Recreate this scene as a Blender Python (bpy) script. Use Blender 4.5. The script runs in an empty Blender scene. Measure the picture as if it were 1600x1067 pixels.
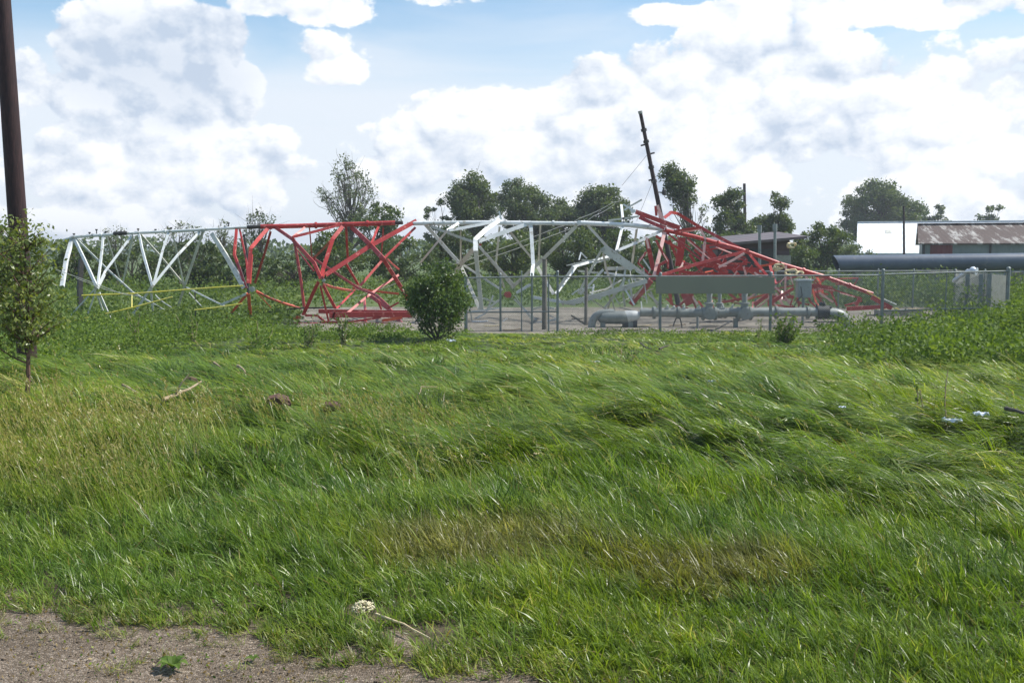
import bpy, math, random
import numpy as np
from mathutils import Vector, Matrix
R = math.radians
HAZE = 0.0006
rng = np.random.default_rng(7)
random.seed(7)
scene = bpy.context.scene
COL = scene.collection

# ------------------------------------------------------------------ camera
EYE = 1.65; PITCH = R(5.12); FPX = 1600.0
cam_d = bpy.data.cameras.new("Camera"); cam = bpy.data.objects.new("Camera", cam_d); COL.objects.link(cam)
cam.location = (0, 0, EYE); cam.rotation_euler = (math.pi/2 - PITCH, 0, 0)
cam_d.lens = 36.0; cam_d.sensor_width = 36.0; cam_d.clip_end = 6000; cam_d.clip_start = 0.05
scene.camera = cam
scene.view_settings.view_transform = 'Standard'; scene.view_settings.look = 'None'
scene.view_settings.gamma = 1; scene.view_settings.exposure = 0.34
scene.cycles.transparent_max_bounces = 8
scene.cycles.max_bounces = 4; scene.cycles.diffuse_bounces = 2; scene.cycles.glossy_bounces = 2; scene.cycles.transmission_bounces = 3

def V(px, py, Y):
    u = (px-800)/FPX; v = (533.5-py)/FPX
    dy = math.cos(PITCH)+v*math.sin(PITCH); dz = -math.sin(PITCH)+v*math.cos(PITCH)
    t = Y/dy
    return Vector((u*t, Y, EYE+dz*t))
def azel(px, py):
    p = V(px, py, 10.0)-Vector((0, 0, EYE)); p.normalize()
    return math.atan2(p.x, p.y), math.asin(p.z)

# ------------------------------------------------------------------ sun
SUN_AZ, SUN_EL = R(80), R(52)
sdir = Vector((math.sin(SUN_AZ)*math.cos(SUN_EL), math.cos(SUN_AZ)*math.cos(SUN_EL), math.sin(SUN_EL)))
sl = bpy.data.lights.new("Sun", 'SUN'); sl.energy = 5.0; sl.angle = R(0.6); sl.color = (1.0, 0.955, 0.88)
so = bpy.data.objects.new("Sun", sl); COL.objects.link(so)
so.rotation_euler = sdir.to_track_quat('Z', 'Y').to_euler(); so.location = (30, 20, 60)

# ------------------------------------------------------------------ node helper
class NT:
    def __init__(s, tree): s.t = tree; s.n = tree.nodes; s.l = tree.links
    def new(s, typ, **kw):
        n = s.n.new(typ)
        for k, v in kw.items(): setattr(n, k, v)
        return n
    def put(s, sock, v):
        if v is None: return
        if isinstance(v, bpy.types.NodeSocket): s.l.new(v, sock)
        else: sock.default_value = v
    def m(s, op, a, b=None, c=None, clamp=False):
        n = s.new('ShaderNodeMath', operation=op, use_clamp=clamp)
        s.put(n.inputs[0], a); s.put(n.inputs[1], b); s.put(n.inputs[2], c)
        return n.outputs[0]
    def vm(s, op, a, b=None):
        n = s.new('ShaderNodeVectorMath', operation=op)
        s.put(n.inputs[0], a)
        if b is not None: s.put(n.inputs[1], b)
        return n.outputs[0]
    def noise(s, vec, scale, detail=4, rough=0.5, dist=0.0):
        n = s.new('ShaderNodeTexNoise'); s.put(n.inputs['Vector'], vec)
        n.inputs['Scale'].default_value = scale; n.inputs['Detail'].default_value = detail
        n.inputs['Roughness'].default_value = rough; n.inputs['Distortion'].default_value = dist
        return n.outputs['Fac']
    def mix(s, f, a, b, blend='MIX'):
        n = s.new('ShaderNodeMix', data_type='RGBA', blend_type=blend)
        s.put(n.inputs[0], f)
        for i, v in ((6, a), (7, b)):
            if isinstance(v, tuple) and len(v) == 3: v = v+(1,)
            s.put(n.inputs[i], v)
        return n.outputs[2]
    def ss(s, x, a, b, lo=0.0, hi=1.0):
        n = s.new('ShaderNodeMapRange', interpolation_type='SMOOTHSTEP')
        s.put(n.inputs[0], x); n.inputs[1].default_value = a; n.inputs[2].default_value = b
        n.inputs[3].default_value = lo; n.inputs[4].default_value = hi
        return n.outputs[0]
    def lin(s, x, a, b, lo=0.0, hi=1.0):
        n = s.new('ShaderNodeMapRange'); s.put(n.inputs[0], x); n.inputs[1].default_value = a; n.inputs[2].default_value = b
        n.inputs[3].default_value = lo; n.inputs[4].default_value = hi
        return n.outputs[0]

# ------------------------------------------------------------------ sky with clouds
world = bpy.data.worlds.new("World"); scene.world = world; world.use_nodes = True
w = NT(world.node_tree); w.n.clear()
tc = w.new('ShaderNodeTexCoord').outputs['Generated']
sky = w.new('ShaderNodeTexSky', sky_type='NISHITA'); sky.sun_disc = False
sky.sun_elevation = SUN_EL; sky.sun_rotation = SUN_AZ; sky.dust_density = 0.6; sky.air_density = 1.0
skyc = w.vm('SCALE', sky.outputs[0]); skyc.node.inputs['Scale'].default_value = 0.105
skyc = w.mix(1.0, skyc, (1.02, 1.22, 1.26), 'MULTIPLY')
# blobs: px, py, rx, ry, weight
BLOBS = [(215, 75, 120, 80, 1.6), (310, 60, 80, 55, 1.4), (300, 150, 95, 75, 1.5), (355, 130, 50, 55, 1.1), (240, 130, 110, 70, 1.4), (130, 60, 55, 40, .8),
         (110, 270, 120, 75, 1.0), (40, 130, 45, 45, .8), (100, 150, 40, 35, .75), (230, 270, 120, 90, .9), (330, 280, 110, 90, .75), (120, 360, 180, 60, .8),
         (470, -5, 130, 34, .6), (480, 88, 50, 24, .22), (680, 0, 60, 10, .5),
         (760, 175, 110, 38, 1.0), (700, 240, 110, 60, 1.0), (650, 290, 70, 50, .75), (850, 250, 130, 90, 1.0), (890, 150, 110, 55, .9),
         (700, 320, 80, 35, .9), (1060, 160, 130, 80, .9), (1180, 110, 120, 90, 1.0), (1320, 180, 150, 110, 1.0), (1510, 190, 150, 120, 1.0),
         (1200, 270, 180, 90, .85), (1430, 300, 200, 70, .85), (1000, 280, 120, 80, .8), (1230, 15, 180, 22, .6), (1500, 10, 200, 30, .7), (1750, 150, 160, 160, 1.0), (-120, 200, 160, 140, 1.0)]
S = w.new('ShaderNodeSeparateXYZ'); w.put(S.inputs[0], tc)
AZ = w.m('ARCTAN2', S.outputs[0], S.outputs[1]); EL = w.m('ARCSINE', S.outputs[2])
ae = w.new('ShaderNodeCombineXYZ'); w.put(ae.inputs[0], AZ); w.put(ae.inputs[1], EL); ae = ae.outputs[0]
best = None
for (px, py, rx, ry, wt) in BLOBS:
    a0, e0 = azel(px, py); a1, _ = azel(px+rx, py); _, e1 = azel(px, py-ry)
    ra = abs(a1-a0)*1.15; re = abs(e1-e0)*1.15; k = math.sqrt(wt)
    v3 = w.new('ShaderNodeVectorMath', operation='MULTIPLY_ADD'); w.put(v3.inputs[0], ae)
    v3.inputs[1].default_value = (k/ra, k/re, 0); v3.inputs[2].default_value = (-a0*k/ra, -e0*k/re, 0)
    dt = w.new('ShaderNodeVectorMath', operation='DOT_PRODUCT'); w.put(dt.inputs[0], v3.outputs[0]); w.put(dt.inputs[1], v3.outputs[0])
    b = w.m('SUBTRACT', wt, dt.outputs['Value'])
    best = b if best is None else w.m('MAXIMUM', best, b)
far = w.lin(w.noise(tc, 2.2, 2, .5), .45, .75, -0.9, 0.6)      # broken cloud in the rest of the sky
outv = w.ss(EL, R(22), R(32)); beh = w.ss(S.outputs[1], 0.75, 0.5)
best = w.m('MAXIMUM', w.m('MAXIMUM', best, -1.0), w.m('ADD', far, w.m('MULTIPLY_ADD', w.m('MAXIMUM', outv, beh), 1.5, -1.5)))
def dens(vec, det):
    sc = w.new('ShaderNodeMapping'); w.put(sc.inputs[0], vec); sc.inputs['Scale'].default_value = (1, 1, 1.35)
    n1 = w.noise(sc.outputs[0], 8.5, det, .62, .0)
    vo = w.new('ShaderNodeTexVoronoi'); w.put(vo.inputs['Vector'], sc.outputs[0]); vo.inputs['Scale'].default_value = 24
    vd = vo.outputs['Distance']; vd = w.m('MULTIPLY', vd, vd)
    return w.m('ADD', w.m('MULTIPLY_ADD', n1, 3.9, -1.95), w.m('MULTIPLY_ADD', vd, -0.95, .2))
N0 = dens(tc, 8); N1 = dens(w.vm('ADD', tc, (0.007, 0.0, 0.010)), 6); N2 = dens(w.vm('ADD', tc, (0.022, 0.0, 0.034)), 3)
D0 = w.m('ADD', w.m('ADD', best, .02), N0)
mask = w.ss(D0, -0.10, 0.15)
rel = w.m('ADD', w.m('MULTIPLY', w.m('SUBTRACT', N0, N1), 1.0), w.m('MULTIPLY', w.m('SUBTRACT', N0, N2), 0.42))
light = w.m('ADD', w.m('ADD', rel, 0.84), w.m('MULTIPLY', w.ss(D0, 0.5, 1.9), -0.38), clamp=True)
# thick grey heart of the big cumulus at upper left
a0, e0 = azel(235, 115);
hx = w.m('MULTIPLY_ADD', AZ, 1/.095, -a0/.095); hy = w.m('MULTIPLY_ADD', EL, 1/.048, -e0/.048)
heart = w.ss(w.m('ADD', w.m('ADD', w.m('MULTIPLY', hx, hx), w.m('MULTIPLY', hy, hy)), w.m('MULTIPLY_ADD', w.noise(tc, 16, 4, .55), 2.2, -1.1)), 2.2, -0.4)
light = w.m('MULTIPLY_ADD', heart, -0.62, light, clamp=True)
cloudc = w.mix(light, (0.46, 0.54, 0.66), (0.85, 0.87, 0.90))
# thin veil
vm_ = w.new('ShaderNodeMapping'); w.put(vm_.inputs[0], tc); vm_.inputs['Scale'].default_value = (1.0, 1.0, 5.0)
vn = w.noise(vm_.outputs[0], 2.6, 5, .55, .6)
e_hi = azel(800, 90)[1]; e_lo = azel(800, 170)[1]
low = w.ss(w.m('MULTIPLY_ADD', vn, 0.16, EL), e_hi+.15, e_lo+.07)
a_g = azel(560, 60)[0]
rightward = w.ss(AZ, a_g-0.25, a_g+0.45)
veil = w.m('MAXIMUM', w.m('MULTIPLY', low, .94), w.m('MULTIPLY', w.ss(vn, .42, .72), w.m('MULTIPLY_ADD', rightward, .65, .22)))
wfront = w.m('MULTIPLY', w.ss(S.outputs[1], 0.2, .7), w.ss(EL, R(60), R(25)))
veil = w.m('MULTIPLY', veil, w.m('MULTIPLY_ADD', wfront, .7, .3))
c = w.mix(veil, skyc, (0.68, 0.73, 0.80))
c = w.mix(w.m('MULTIPLY', mask, .97), c, cloudc)
bg = w.new('ShaderNodeBackground'); w.put(bg.inputs[0], c); bg.inputs[1].default_value = 1.0
world.cycles.sampling_method = 'MANUAL'; world.cycles.sample_map_resolution = 512
wo = w.new('ShaderNodeOutputWorld'); w.l.new(bg.outputs[0], wo.inputs[0])

# ------------------------------------------------------------------ numpy noise and terrain
def hash2(ix, iy, seed):
    h = (ix.astype(np.int64)*374761393+iy.astype(np.int64)*668265263+seed*1442695041) & 0x7fffffff
    h = ((h ^ (h >> 13))*1274126177) & 0x7fffffff
    return ((h ^ (h >> 16)) & 0xffff)/65535.0
def vnoise(x, y, s, seed=0):
    x = np.asarray(x, float)/s; y = np.asarray(y, float)/s
    ix = np.floor(x); iy = np.floor(y); fx = x-ix; fy = y-iy
    fx = fx*fx*(3-2*fx); fy = fy*fy*(3-2*fy)
    a = hash2(ix, iy, seed); b = hash2(ix+1, iy, seed); c_ = hash2(ix, iy+1, seed); d = hash2(ix+1, iy+1, seed)
    return (a*(1-fx)+b*fx)*(1-fy)+(c_*(1-fx)+d*fx)*fy*1.0
def sstep(x, a, b):
    t = np.clip((x-a)/(b-a), 0, 1); return t*t*(3-2*t)
def gz(x, y):
    x = np.asarray(x, float); y = np.asarray(y, float)
    z = -0.9*sstep(y, 5.5, 25)
    z = z-0.20*np.exp(-((y-12.6+0.25*x)/1.3)**2)*sstep(x, 0.5, -3)      # shallow ditch at left
    z = z+0.10*np.exp(-((y-9.8+0.1*x)/1.5)**2)*sstep(x, 0.5, -3)
    am = sstep(y, 5.0, 8)*(1-.55*sstep(y, 16, 24))*(1-sstep(y, 27, 30))
    z = z+am*(0.22*(vnoise(x+.35*y, y*1.6, 2.4, 3)-.5)+0.30*(vnoise(x+.35*y, y*2.0, 0.9, 5)-.5)+0.13*(vnoise(x+.35*y, y*1.8, 0.4, 6)-.5))
    z = z+0.02*(vnoise(x, y, .35, 8)-.5)*sstep(y, 4, 6)*(1-sstep(y, 28, 31))
    return z
def gzf(x, y): return float(gz(np.array([x]), np.array([y]))[0])
def G(px, py):
    lo, hi = 2.0, 200.0
    def f(Y):
        p = V(px, py, Y); return p.z-gzf(p.x, Y)
    Y = 2.0
    while Y < 200 and f(Y) > 0: Y *= 1.01
    p = V(px, py, Y); return Vector((p.x, Y, gzf(p.x, Y)))

# ------------------------------------------------------------------ mesh helpers
def link(o, parent=None):
    COL.objects.link(o)
    if parent is not None:
        o.parent = parent; o.matrix_parent_inverse = Matrix.Translation(-parent.location)
    return o
def tag(o, label=None, cat=None, group=None, kind=None):
    if label: o['label'] = label
    if cat: o['category'] = cat
    if group: o['group'] = group
    if kind: o['kind'] = kind
    return o
def thing(name, label, cat, loc, group=None):
    o = bpy.data.objects.new(name, None); o.location = loc; o.empty_display_size = .2
    COL.objects.link(o); return tag(o, label, cat, group)
def bigmesh(name, v, f, mat, parent=None, rnd=None, smooth=False):
    """v (n,3), f (m,k) numpy"""
    v = np.ascontiguousarray(v, np.float32); f = np.ascontiguousarray(f, np.int32)
    me = bpy.data.meshes.new(name); k = f.shape[1]
    me.vertices.add(len(v)); me.vertices.foreach_set('co', v.ravel())
    me.loops.add(f.size); me.loops.foreach_set('vertex_index', f.ravel())
    me.polygons.add(len(f)); me.polygons.foreach_set('loop_start', np.arange(0, f.size, k, dtype=np.int32))
    if smooth: me.polygons.foreach_set('use_smooth', np.ones(len(f), bool))
    me.update(calc_edges=True)
    if rnd is not None:
        for kname, arr in (rnd.items() if isinstance(rnd, dict) else [('rnd', rnd)]):
            at = me.attributes.new(kname, 'FLOAT', 'POINT'); at.data.foreach_set('value', np.ascontiguousarray(arr, np.float32))
    me.materials.append(mat)
    return link(bpy.data.objects.new(name, me), parent)
class MB:
    def __init__(s): s.v = []; s.f = []
    def add(s, vs, fs):
        b = len(s.v); s.v += [tuple(p) for p in vs]; s.f += [tuple(i+b for i in q_) for q_ in fs]; return s
    def tube(s, pts, r, n=8, cap=True):
        pts = [Vector(p) for p in pts]
        rs = r if isinstance(r, (list, tuple)) else [r]*len(pts)
        b = len(s.v); up = Vector((0, 0, 1)); prev = None
        for i, p in enumerate(pts):
            d = (pts[min(i+1, len(pts)-1)]-pts[max(i-1, 0)])
            d = d.normalized() if d.length > 1e-9 else Vector((0, 0, 1))
            if prev is None:
                a = d.cross(up if abs(d.z) < .95 else Vector((1, 0, 0))).normalized()
            else:
                a = (prev-d*prev.dot(d)); a = a.normalized() if a.length > 1e-6 else d.orthogonal().normalized()
            prev = a; c_ = d.cross(a)
            for k in range(n):
                t = 2*math.pi*k/n; s.v.append(tuple(p+(a*math.cos(t)+c_*math.sin(t))*rs[i]))
        for i in range(len(pts)-1):
            for k in range(n):
                k2 = (k+1) % n; s.f.append((b+i*n+k, b+i*n+k2, b+(i+1)*n+k2, b+(i+1)*n+k))
        if cap:
            s.f.append(tuple(b+k for k in range(n))[::-1]); s.f.append(tuple(b+(len(pts)-1)*n+k for k in range(n)))
        return s
    def prof(s, pts, prof, side=None):
        """sweep a closed 2d profile along pts; profile x axis horizontal-ish facing, y up"""
        pts = [Vector(p) for p in pts]; b = len(s.v); n = len(prof)
        for i, p in enumerate(pts):
            d = (pts[min(i+1, len(pts)-1)]-pts[max(i-1, 0)]).normalized()
            depth = Vector((0, 1, 0)) if side is None else side
            up = depth.cross(d)
            up = up.normalized() if up.length > 1e-3 else Vector((1, 0, 0))
            if up.z < 0: up = -up
            dp = d.cross(up).normalized()
            if dp.y < 0: dp = -dp
            for (x, y) in prof: s.v.append(tuple(p+up*x+dp*y))
        for i in range(len(pts)-1):
            for k in range(n):
                k2 = (k+1) % n; s.f.append((b+i*n+k, b+i*n+k2, b+(i+1)*n+k2, b+(i+1)*n+k))
        s.f.append(tuple(b+k for k in range(n))[::-1]); s.f.append(tuple(b+(len(pts)-1)*n+k for k in range(n)))
        return s
    def box(s, c_, d, rz=0, rx=0, ry=0):
        M = Matrix.Translation(Vector(c_)) @ Matrix.Rotation(rz, 4, 'Z') @ Matrix.Rotation(rx, 4, 'X') @ Matrix.Rotation(ry, 4, 'Y')
        x, y, z = d[0]/2, d[1]/2, d[2]/2
        vs = [M @ Vector((a*x, b*y, e*z)) for a in (-1, 1) for b in (-1, 1) for e in (-1, 1)]
        return s.add(vs, [(0, 1, 3, 2), (4, 6, 7, 5), (0, 4, 5, 1), (2, 3, 7, 6), (0, 2, 6, 4), (1, 5, 7, 3)])
    def build(s, name, mat, parent=None, smooth=False, bevel=0):
        me = bpy.data.meshes.new(name); me.from_pydata(s.v, [], s.f); me.materials.append(mat)
        if smooth:
            for p in me.polygons: p.use_smooth = True
            me.set_sharp_from_angle(angle=R(50))
        o = link(bpy.data.objects.new(name, me), parent)
        if bevel:
            m_ = o.modifiers.new('b', 'BEVEL'); m_.width = bevel; m_.segments = 2; m_.limit_method = 'ANGLE'
        return o

# ------------------------------------------------------------------ materials
def mat(name):
    m_ = bpy.data.materials.new(name); m_.use_nodes = True; t = NT(m_.node_tree); t.n.clear()
    out = t.new('ShaderNodeOutputMaterial'); p = t.new('ShaderNodeBsdfPrincipled'); t.l.new(p.outputs[0], out.inputs[0])
    return m_, t, p, out
def attr(t, name): n_ = t.new('ShaderNodeAttribute'); n_.attribute_name = name; return n_.outputs['Fac']
def bump(t, p, h, strength=.4, dist=.02):
    b = t.new('ShaderNodeBump'); b.inputs['Strength'].default_value = strength; b.inputs['Distance'].default_value = dist
    t.put(b.inputs['Height'], h); t.l.new(b.outputs[0], p.inputs['Normal'])
def ramp(t, f, stops):
    r = t.new('ShaderNodeValToRGB'); e = r.color_ramp.elements
    while len(e) < len(stops): e.new(.5)
    for i, (pos, cc) in enumerate(stops): e[i].position = pos; e[i].color = tuple(cc)+(1,)
    t.put(r.inputs[0], f); return r.outputs[0]
def leafmat(name, stops, rough=.45, trans=.35, tint=(1.3, 1.25, .5), spec=.5, nscale=.35, namp=.5):
    m_, t, p, out = mat(name)
    c_ = ramp(t, attr(t, 'rnd'), stops)
    pos = t.new('ShaderNodeNewGeometry').outputs['Position']
    n_ = t.noise(pos, nscale, 3, .5)
    c_ = t.mix(1.0, c_, ramp(t, n_, [(.3, (1-namp*.6, 1-namp*.5, 1-namp*.5)), (.7, (1+namp*.6, 1+namp*.45, 1+namp*.1))]), 'MULTIPLY')
    t.put(p.inputs['Base Color'], c_); p.inputs['Roughness'].default_value = rough; p.inputs['Specular IOR Level'].default_value = spec
    tr = t.new('ShaderNodeBsdfTranslucent'); t.put(tr.inputs[0], t.mix(1.0, c_, tint, 'MULTIPLY'))
    mx = t.new('ShaderNodeMixShader'); mx.inputs[0].default_value = trans
    t.l.new(p.outputs[0], mx.inputs[1]); t.l.new(tr.outputs[0], mx.inputs[2]); t.l.new(mx.outputs[0], out.inputs[0])
    return m_
def paint(name, col, rough=.45, col2=None, spots=None, nscale=3, metal=0, bumpv=0):
    m_, t, p, out = mat(name)
    pos = t.new('ShaderNodeTexCoord').outputs['Object']
    c_ = t.mix(t.ss(t.noise(pos, nscale, 5, .6), .35, .65), col, col2 or tuple(x*.8 for x in col))
    if spots: c_ = t.mix(t.ss(t.noise(pos, nscale*5, 7, .7), .57, .63), c_, spots)
    t.put(p.inputs['Base Color'], c_); p.inputs['Roughness'].default_value = rough; p.inputs['Metallic'].default_value = metal
    if bumpv: bump(t, p, t.noise(pos, nscale*6, 4, .6), bumpv, .01)
    return m_
M = {}
M['white'] = paint('white_paint', (.70, .72, .72), .4, (.55, .58, .57), (.38, .36, .30), 1.2)
M['beige'] = paint('dusty_white_paint', (.62, .61, .54), .5, (.48, .48, .42), (.30, .27, .2), 1.2)
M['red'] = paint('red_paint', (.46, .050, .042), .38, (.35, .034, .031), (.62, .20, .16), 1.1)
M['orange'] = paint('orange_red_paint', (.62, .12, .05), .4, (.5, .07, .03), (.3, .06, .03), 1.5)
M['pink'] = paint('red_paint_glare', (.80, .52, .47), .35, (.74, .42, .38), (.5, .12, .09), 1.5)  # sun glare on red steel, put into the base colour as pale pink
M['yellow'] = paint('yellow_paint', (.68, .58, .06), .45, (.55, .5, .12), None, 2)
M['galv'] = paint('galvanised_steel', (.25, .275, .265), .5, (.19, .21, .205), (.35, .35, .33), 4, .4)
M['wiremesh'] = paint('galvanised_wire', (.30, .32, .31), .5, (.24, .25, .25), None, 4)
M['pipe'] = paint('grey_pipe_paint', (.31, .335, .32), .42, (.22, .24, .23), (.2, .18, .15), 2)
M['pipelt'] = paint('light_wrap', (.6, .62, .62), .5, (.45, .47, .47), None, 4)
M['dark'] = paint('dark_metal', (.03, .032, .035), .6, (.05, .045, .04), None, 4)
M['gusset'] = paint('weathered_plate', (.42, .44, .40), .5, (.3, .32, .28), (.25, .18, .12), 5)
M['bigpipe'] = paint('slate_blue_coating', (.12, .145, .18), .36, (.085, .105, .14), (.14, .15, .17), .8)
M['board'] = paint('olive_board', (.24, .235, .18), .8, (.225, .22, .17), None, .8)
M['concrete'] = paint('concrete', (.36, .34, .29), .85, (.27, .25, .21), (.18, .17, .14), 3, 0, .3)
M['sheet'] = paint('plastic_sheet', (.72, .76, .80), .4, (.6, .65, .72), None, 4)
M['wood'] = paint('grey_wood', (.20, .18, .15), .85, (.13, .12, .10), None, 5, 0, .4)
M['stick'] = paint('dry_stick', (.42, .33, .22), .85, (.25, .18, .11), None, 6)
M['bark'] = paint('bark', (.10, .085, .065), .9, (.06, .05, .04), None, 6, 0, .6)
M['barkred'] = paint('reddish_bark', (.16, .085, .06), .85, (.10, .06, .045), None, 9, 0, .4)
M['tan'] = paint('torn_insulation', (.70, .60, .38), .8, (.6, .45, .25), None, 5)
M['blackhose'] = paint('black_hose', (.02, .02, .02), .5)
def polemat():
    m_, t, p, out = mat('creosote_pole')
    pos = t.new('ShaderNodeTexCoord').outputs['Object']
    mp = t.new('ShaderNodeMapping'); t.put(mp.inputs[0], pos); mp.inputs['Scale'].default_value = (14, 14, .5)
    n_ = t.noise(mp.outputs[0], 2.5, 6, .65)
    t.put(p.inputs['Base Color'], ramp(t, n_, [(.3, (.012, .005, .006)), (.5, (.032, .011, .012)), (.72, (.065, .026, .025))]))
    p.inputs['Roughness'].default_value = .75; bump(t, p, n_, .8, .01); return m_
M['pole'] = polemat(); M['pole2'] = paint('dark_old_pole', (.05, .032, .034), .8, (.03, .022, .024), None, 4)
M['oak'] = leafmat('tree_leaves', [(0, (.050, .078, .034)), (.5, (.084, .125, .050)), (1, (.15, .20, .08))], .5, .42, nscale=.25)
M['oak2'] = leafmat('tree_leaves_light', [(0, (.045, .078, .024)), (.5, (.080, .125, .040)), (1, (.145, .19, .07))], .5, .42, nscale=.25)
M['grey'] = leafmat('tree_leaves_greyish', [(0, (.055, .082, .040)), (.5, (.095, .13, .065)), (1, (.17, .205, .105))], .5, .3, nscale=.25)
M['bush'] = leafmat('bush_leaves', [(0, (.045, .085, .018)), (.5, (.085, .150, .030)), (1, (.17, .24, .06))], .4, .35, nscale=1.2)
M['sap'] = leafmat('sapling_leaves', [(0, (.09, .13, .035)), (.5, (.18, .23, .06)), (1, (.30, .34, .12))], .4, .4, nscale=1.2)
M['weed'] = leafmat('weed_leaves', [(0, (.055, .11, .02)), (.5, (.115, .19, .035)), (1, (.21, .29, .07))], .6, .4, spec=.25, nscale=.5, namp=.6)
M['weedfar'] = leafmat('weed_leaves_far', [(0, (.065, .115, .03)), (.5, (.115, .175, .045)), (1, (.19, .25, .08))], .6, .35, spec=.25, nscale=.18, namp=.6)
def grassmat():
    m_, t, p, out = mat('grass_blades')
    r_ = attr(t, 'rnd'); br = attr(t, 'brown')
    c_ = ramp(t, r_, [(0, (.040, .084, .010)), (.35, (.108, .188, .022)), (.7, (.180, .285, .040)), (.93, (.28, .37, .09)), (1, (.45, .47, .27))])
    pos = t.new('ShaderNodeNewGeometry').outputs['Position']
    n_ = t.noise(pos, .33, 4, .55)
    c_ = t.mix(1.0, c_, ramp(t, n_, [(.35, (.82, .90, 1.05)), (.65, (1.38, 1.16, .80))]), 'MULTIPLY')
    n5 = t.noise(pos, 3.5, 3, .6); c_ = t.mix(1.0, c_, ramp(t, n5, [(.35, (.74, .80, .85)), (.65, (1.25, 1.18, 1.1))]), 'MULTIPLY')
    c_ = t.mix(br, c_, ramp(t, r_, [(0, (.12, .085, .035)), (.6, (.26, .18, .075)), (1, (.42, .33, .17))]))
    t.put(p.inputs['Base Color'], c_); p.inputs['Roughness'].default_value = .33; p.inputs['Specular IOR Level'].default_value = .30
    tr = t.new('ShaderNodeBsdfTranslucent'); t.put(tr.inputs[0], t.mix(1.0, c_, (1.25, 1.25, .55), 'MULTIPLY'))
    mx = t.new('ShaderNodeMixShader'); mx.inputs[0].default_value = .42
    t.l.new(p.outputs[0], mx.inputs[1]); t.l.new(tr.outputs[0], mx.inputs[2]); t.l.new(mx.outputs[0], out.inputs[0])
    return m_
M['grass'] = grassmat()
def groundmat():
    m_, t, p, out = mat('soil_and_thatch')
    pos = t.new('ShaderNodeNewGeometry').outputs['Position']
    n1_ = t.noise(pos, 1.2, 6, .6); n2_ = t.noise(pos, 22, 6, .7)
    c_ = t.mix(t.ss(n1_, .35, .65), (.028, .050, .012), (.055, .085, .020))
    c_ = t.mix(t.ss(n2_, .52, .66), c_, (.075, .058, .032))
    sep = t.new('ShaderNodeSeparateXYZ'); t.put(sep.inputs[0], pos)
    c_ = t.mix(t.ss(sep.outputs[1], 30, 45), c_, t.mix(t.ss(t.noise(pos, .25, 5, .6), .4, .6), (.055, .095, .022), (.095, .13, .035)))
    c_ = t.mix(t.ss(sep.outputs[1], 7.5, 5.5, 0, .8), c_, t.mix(n2_, (.05, .036, .022), (.16, .115, .075)))
    t.put(p.inputs['Base Color'], c_); p.inputs['Roughness'].default_value = .95; bump(t, p, n2_, .8, .03); return m_
M['ground'] = groundmat()
def gravelmat(name, c1, c2, c3, sc_=70, big=1.0):
    m_, t, p, out = mat(name)
    pos = t.new('ShaderNodeNewGeometry').outputs['Position']
    vo_ = t.new('ShaderNodeTexVoronoi'); t.put(vo_.inputs['Vector'], pos); vo_.inputs['Scale'].default_value = sc_; vo_.inputs['Randomness'].default_value = 1
    sp = t.new('ShaderNodeSeparateColor'); t.put(sp.inputs[0], vo_.outputs['Color'])
    c_ = ramp(t, sp.outputs[0], [(0, c1), (.6, c2), (.92, c3), (1, tuple(min(x*1.35, .8) for x in c3))])
    n_ = t.noise(pos, 1.6*big, 5, .6)
    c_ = t.mix(1.0, c_, ramp(t, n_, [(.35, (.62, .58, .52)), (.65, (1.15, 1.12, 1.08))]), 'MULTIPLY')
    n3 = t.noise(pos, 300, 3, .6); c_ = t.mix(1.0, c_, ramp(t, n3, [(.3, (.75, .75, .75)), (.7, (1.2, 1.2, 1.2))]), 'MULTIPLY')
    t.put(p.inputs['Base Color'], c_); p.inputs['Roughness'].default_value = .9
    h = t.m('ADD', t.m('MULTIPLY', vo_.outputs['Distance'], -1.0), t.noise(pos, 40, 4, .6)); bump(t, p, h, .7, .012); return m_
M['gravelnear'] = gravelmat('fine_gravel', (.095, .070, .046), (.160, .124, .090), (.28, .235, .19), 120)
M['gravelfar'] = gravelmat('pad_gravel', (.11, .10, .080), (.20, .182, .148), (.33, .31, .27), 24, .5)

# ------------------------------------------------------------------ ground
def gridmesh(xs, ys, z=None):
    X, Y_ = np.meshgrid(xs, ys); Z = gz(X, Y_) if z is None else z(X, Y_)
    v = np.stack([X, Y_, Z], -1).reshape(-1, 3); nx, ny = len(xs), len(ys)
    i = np.arange(nx-1)[None, :]+np.arange(ny-1)[:, None]*nx
    return v, np.stack([i, i+1, i+nx+1, i+nx], -1).reshape(-1, 4)
xs = np.concatenate([[-1100, -400, -150, -70, -40], np.linspace(-24, 24, 321), [40, 70, 150, 400, 1100]])
ys = np.concatenate([[-200, -40, -10, -3], np.linspace(0, 32, 321), [34, 38, 44, 55, 80, 120, 200, 400, 1100]])
v, f = gridmesh(xs, ys)
o = bigmesh('ground', v, f, M['ground'], smooth=True); tag(o, kind='structure')
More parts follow.
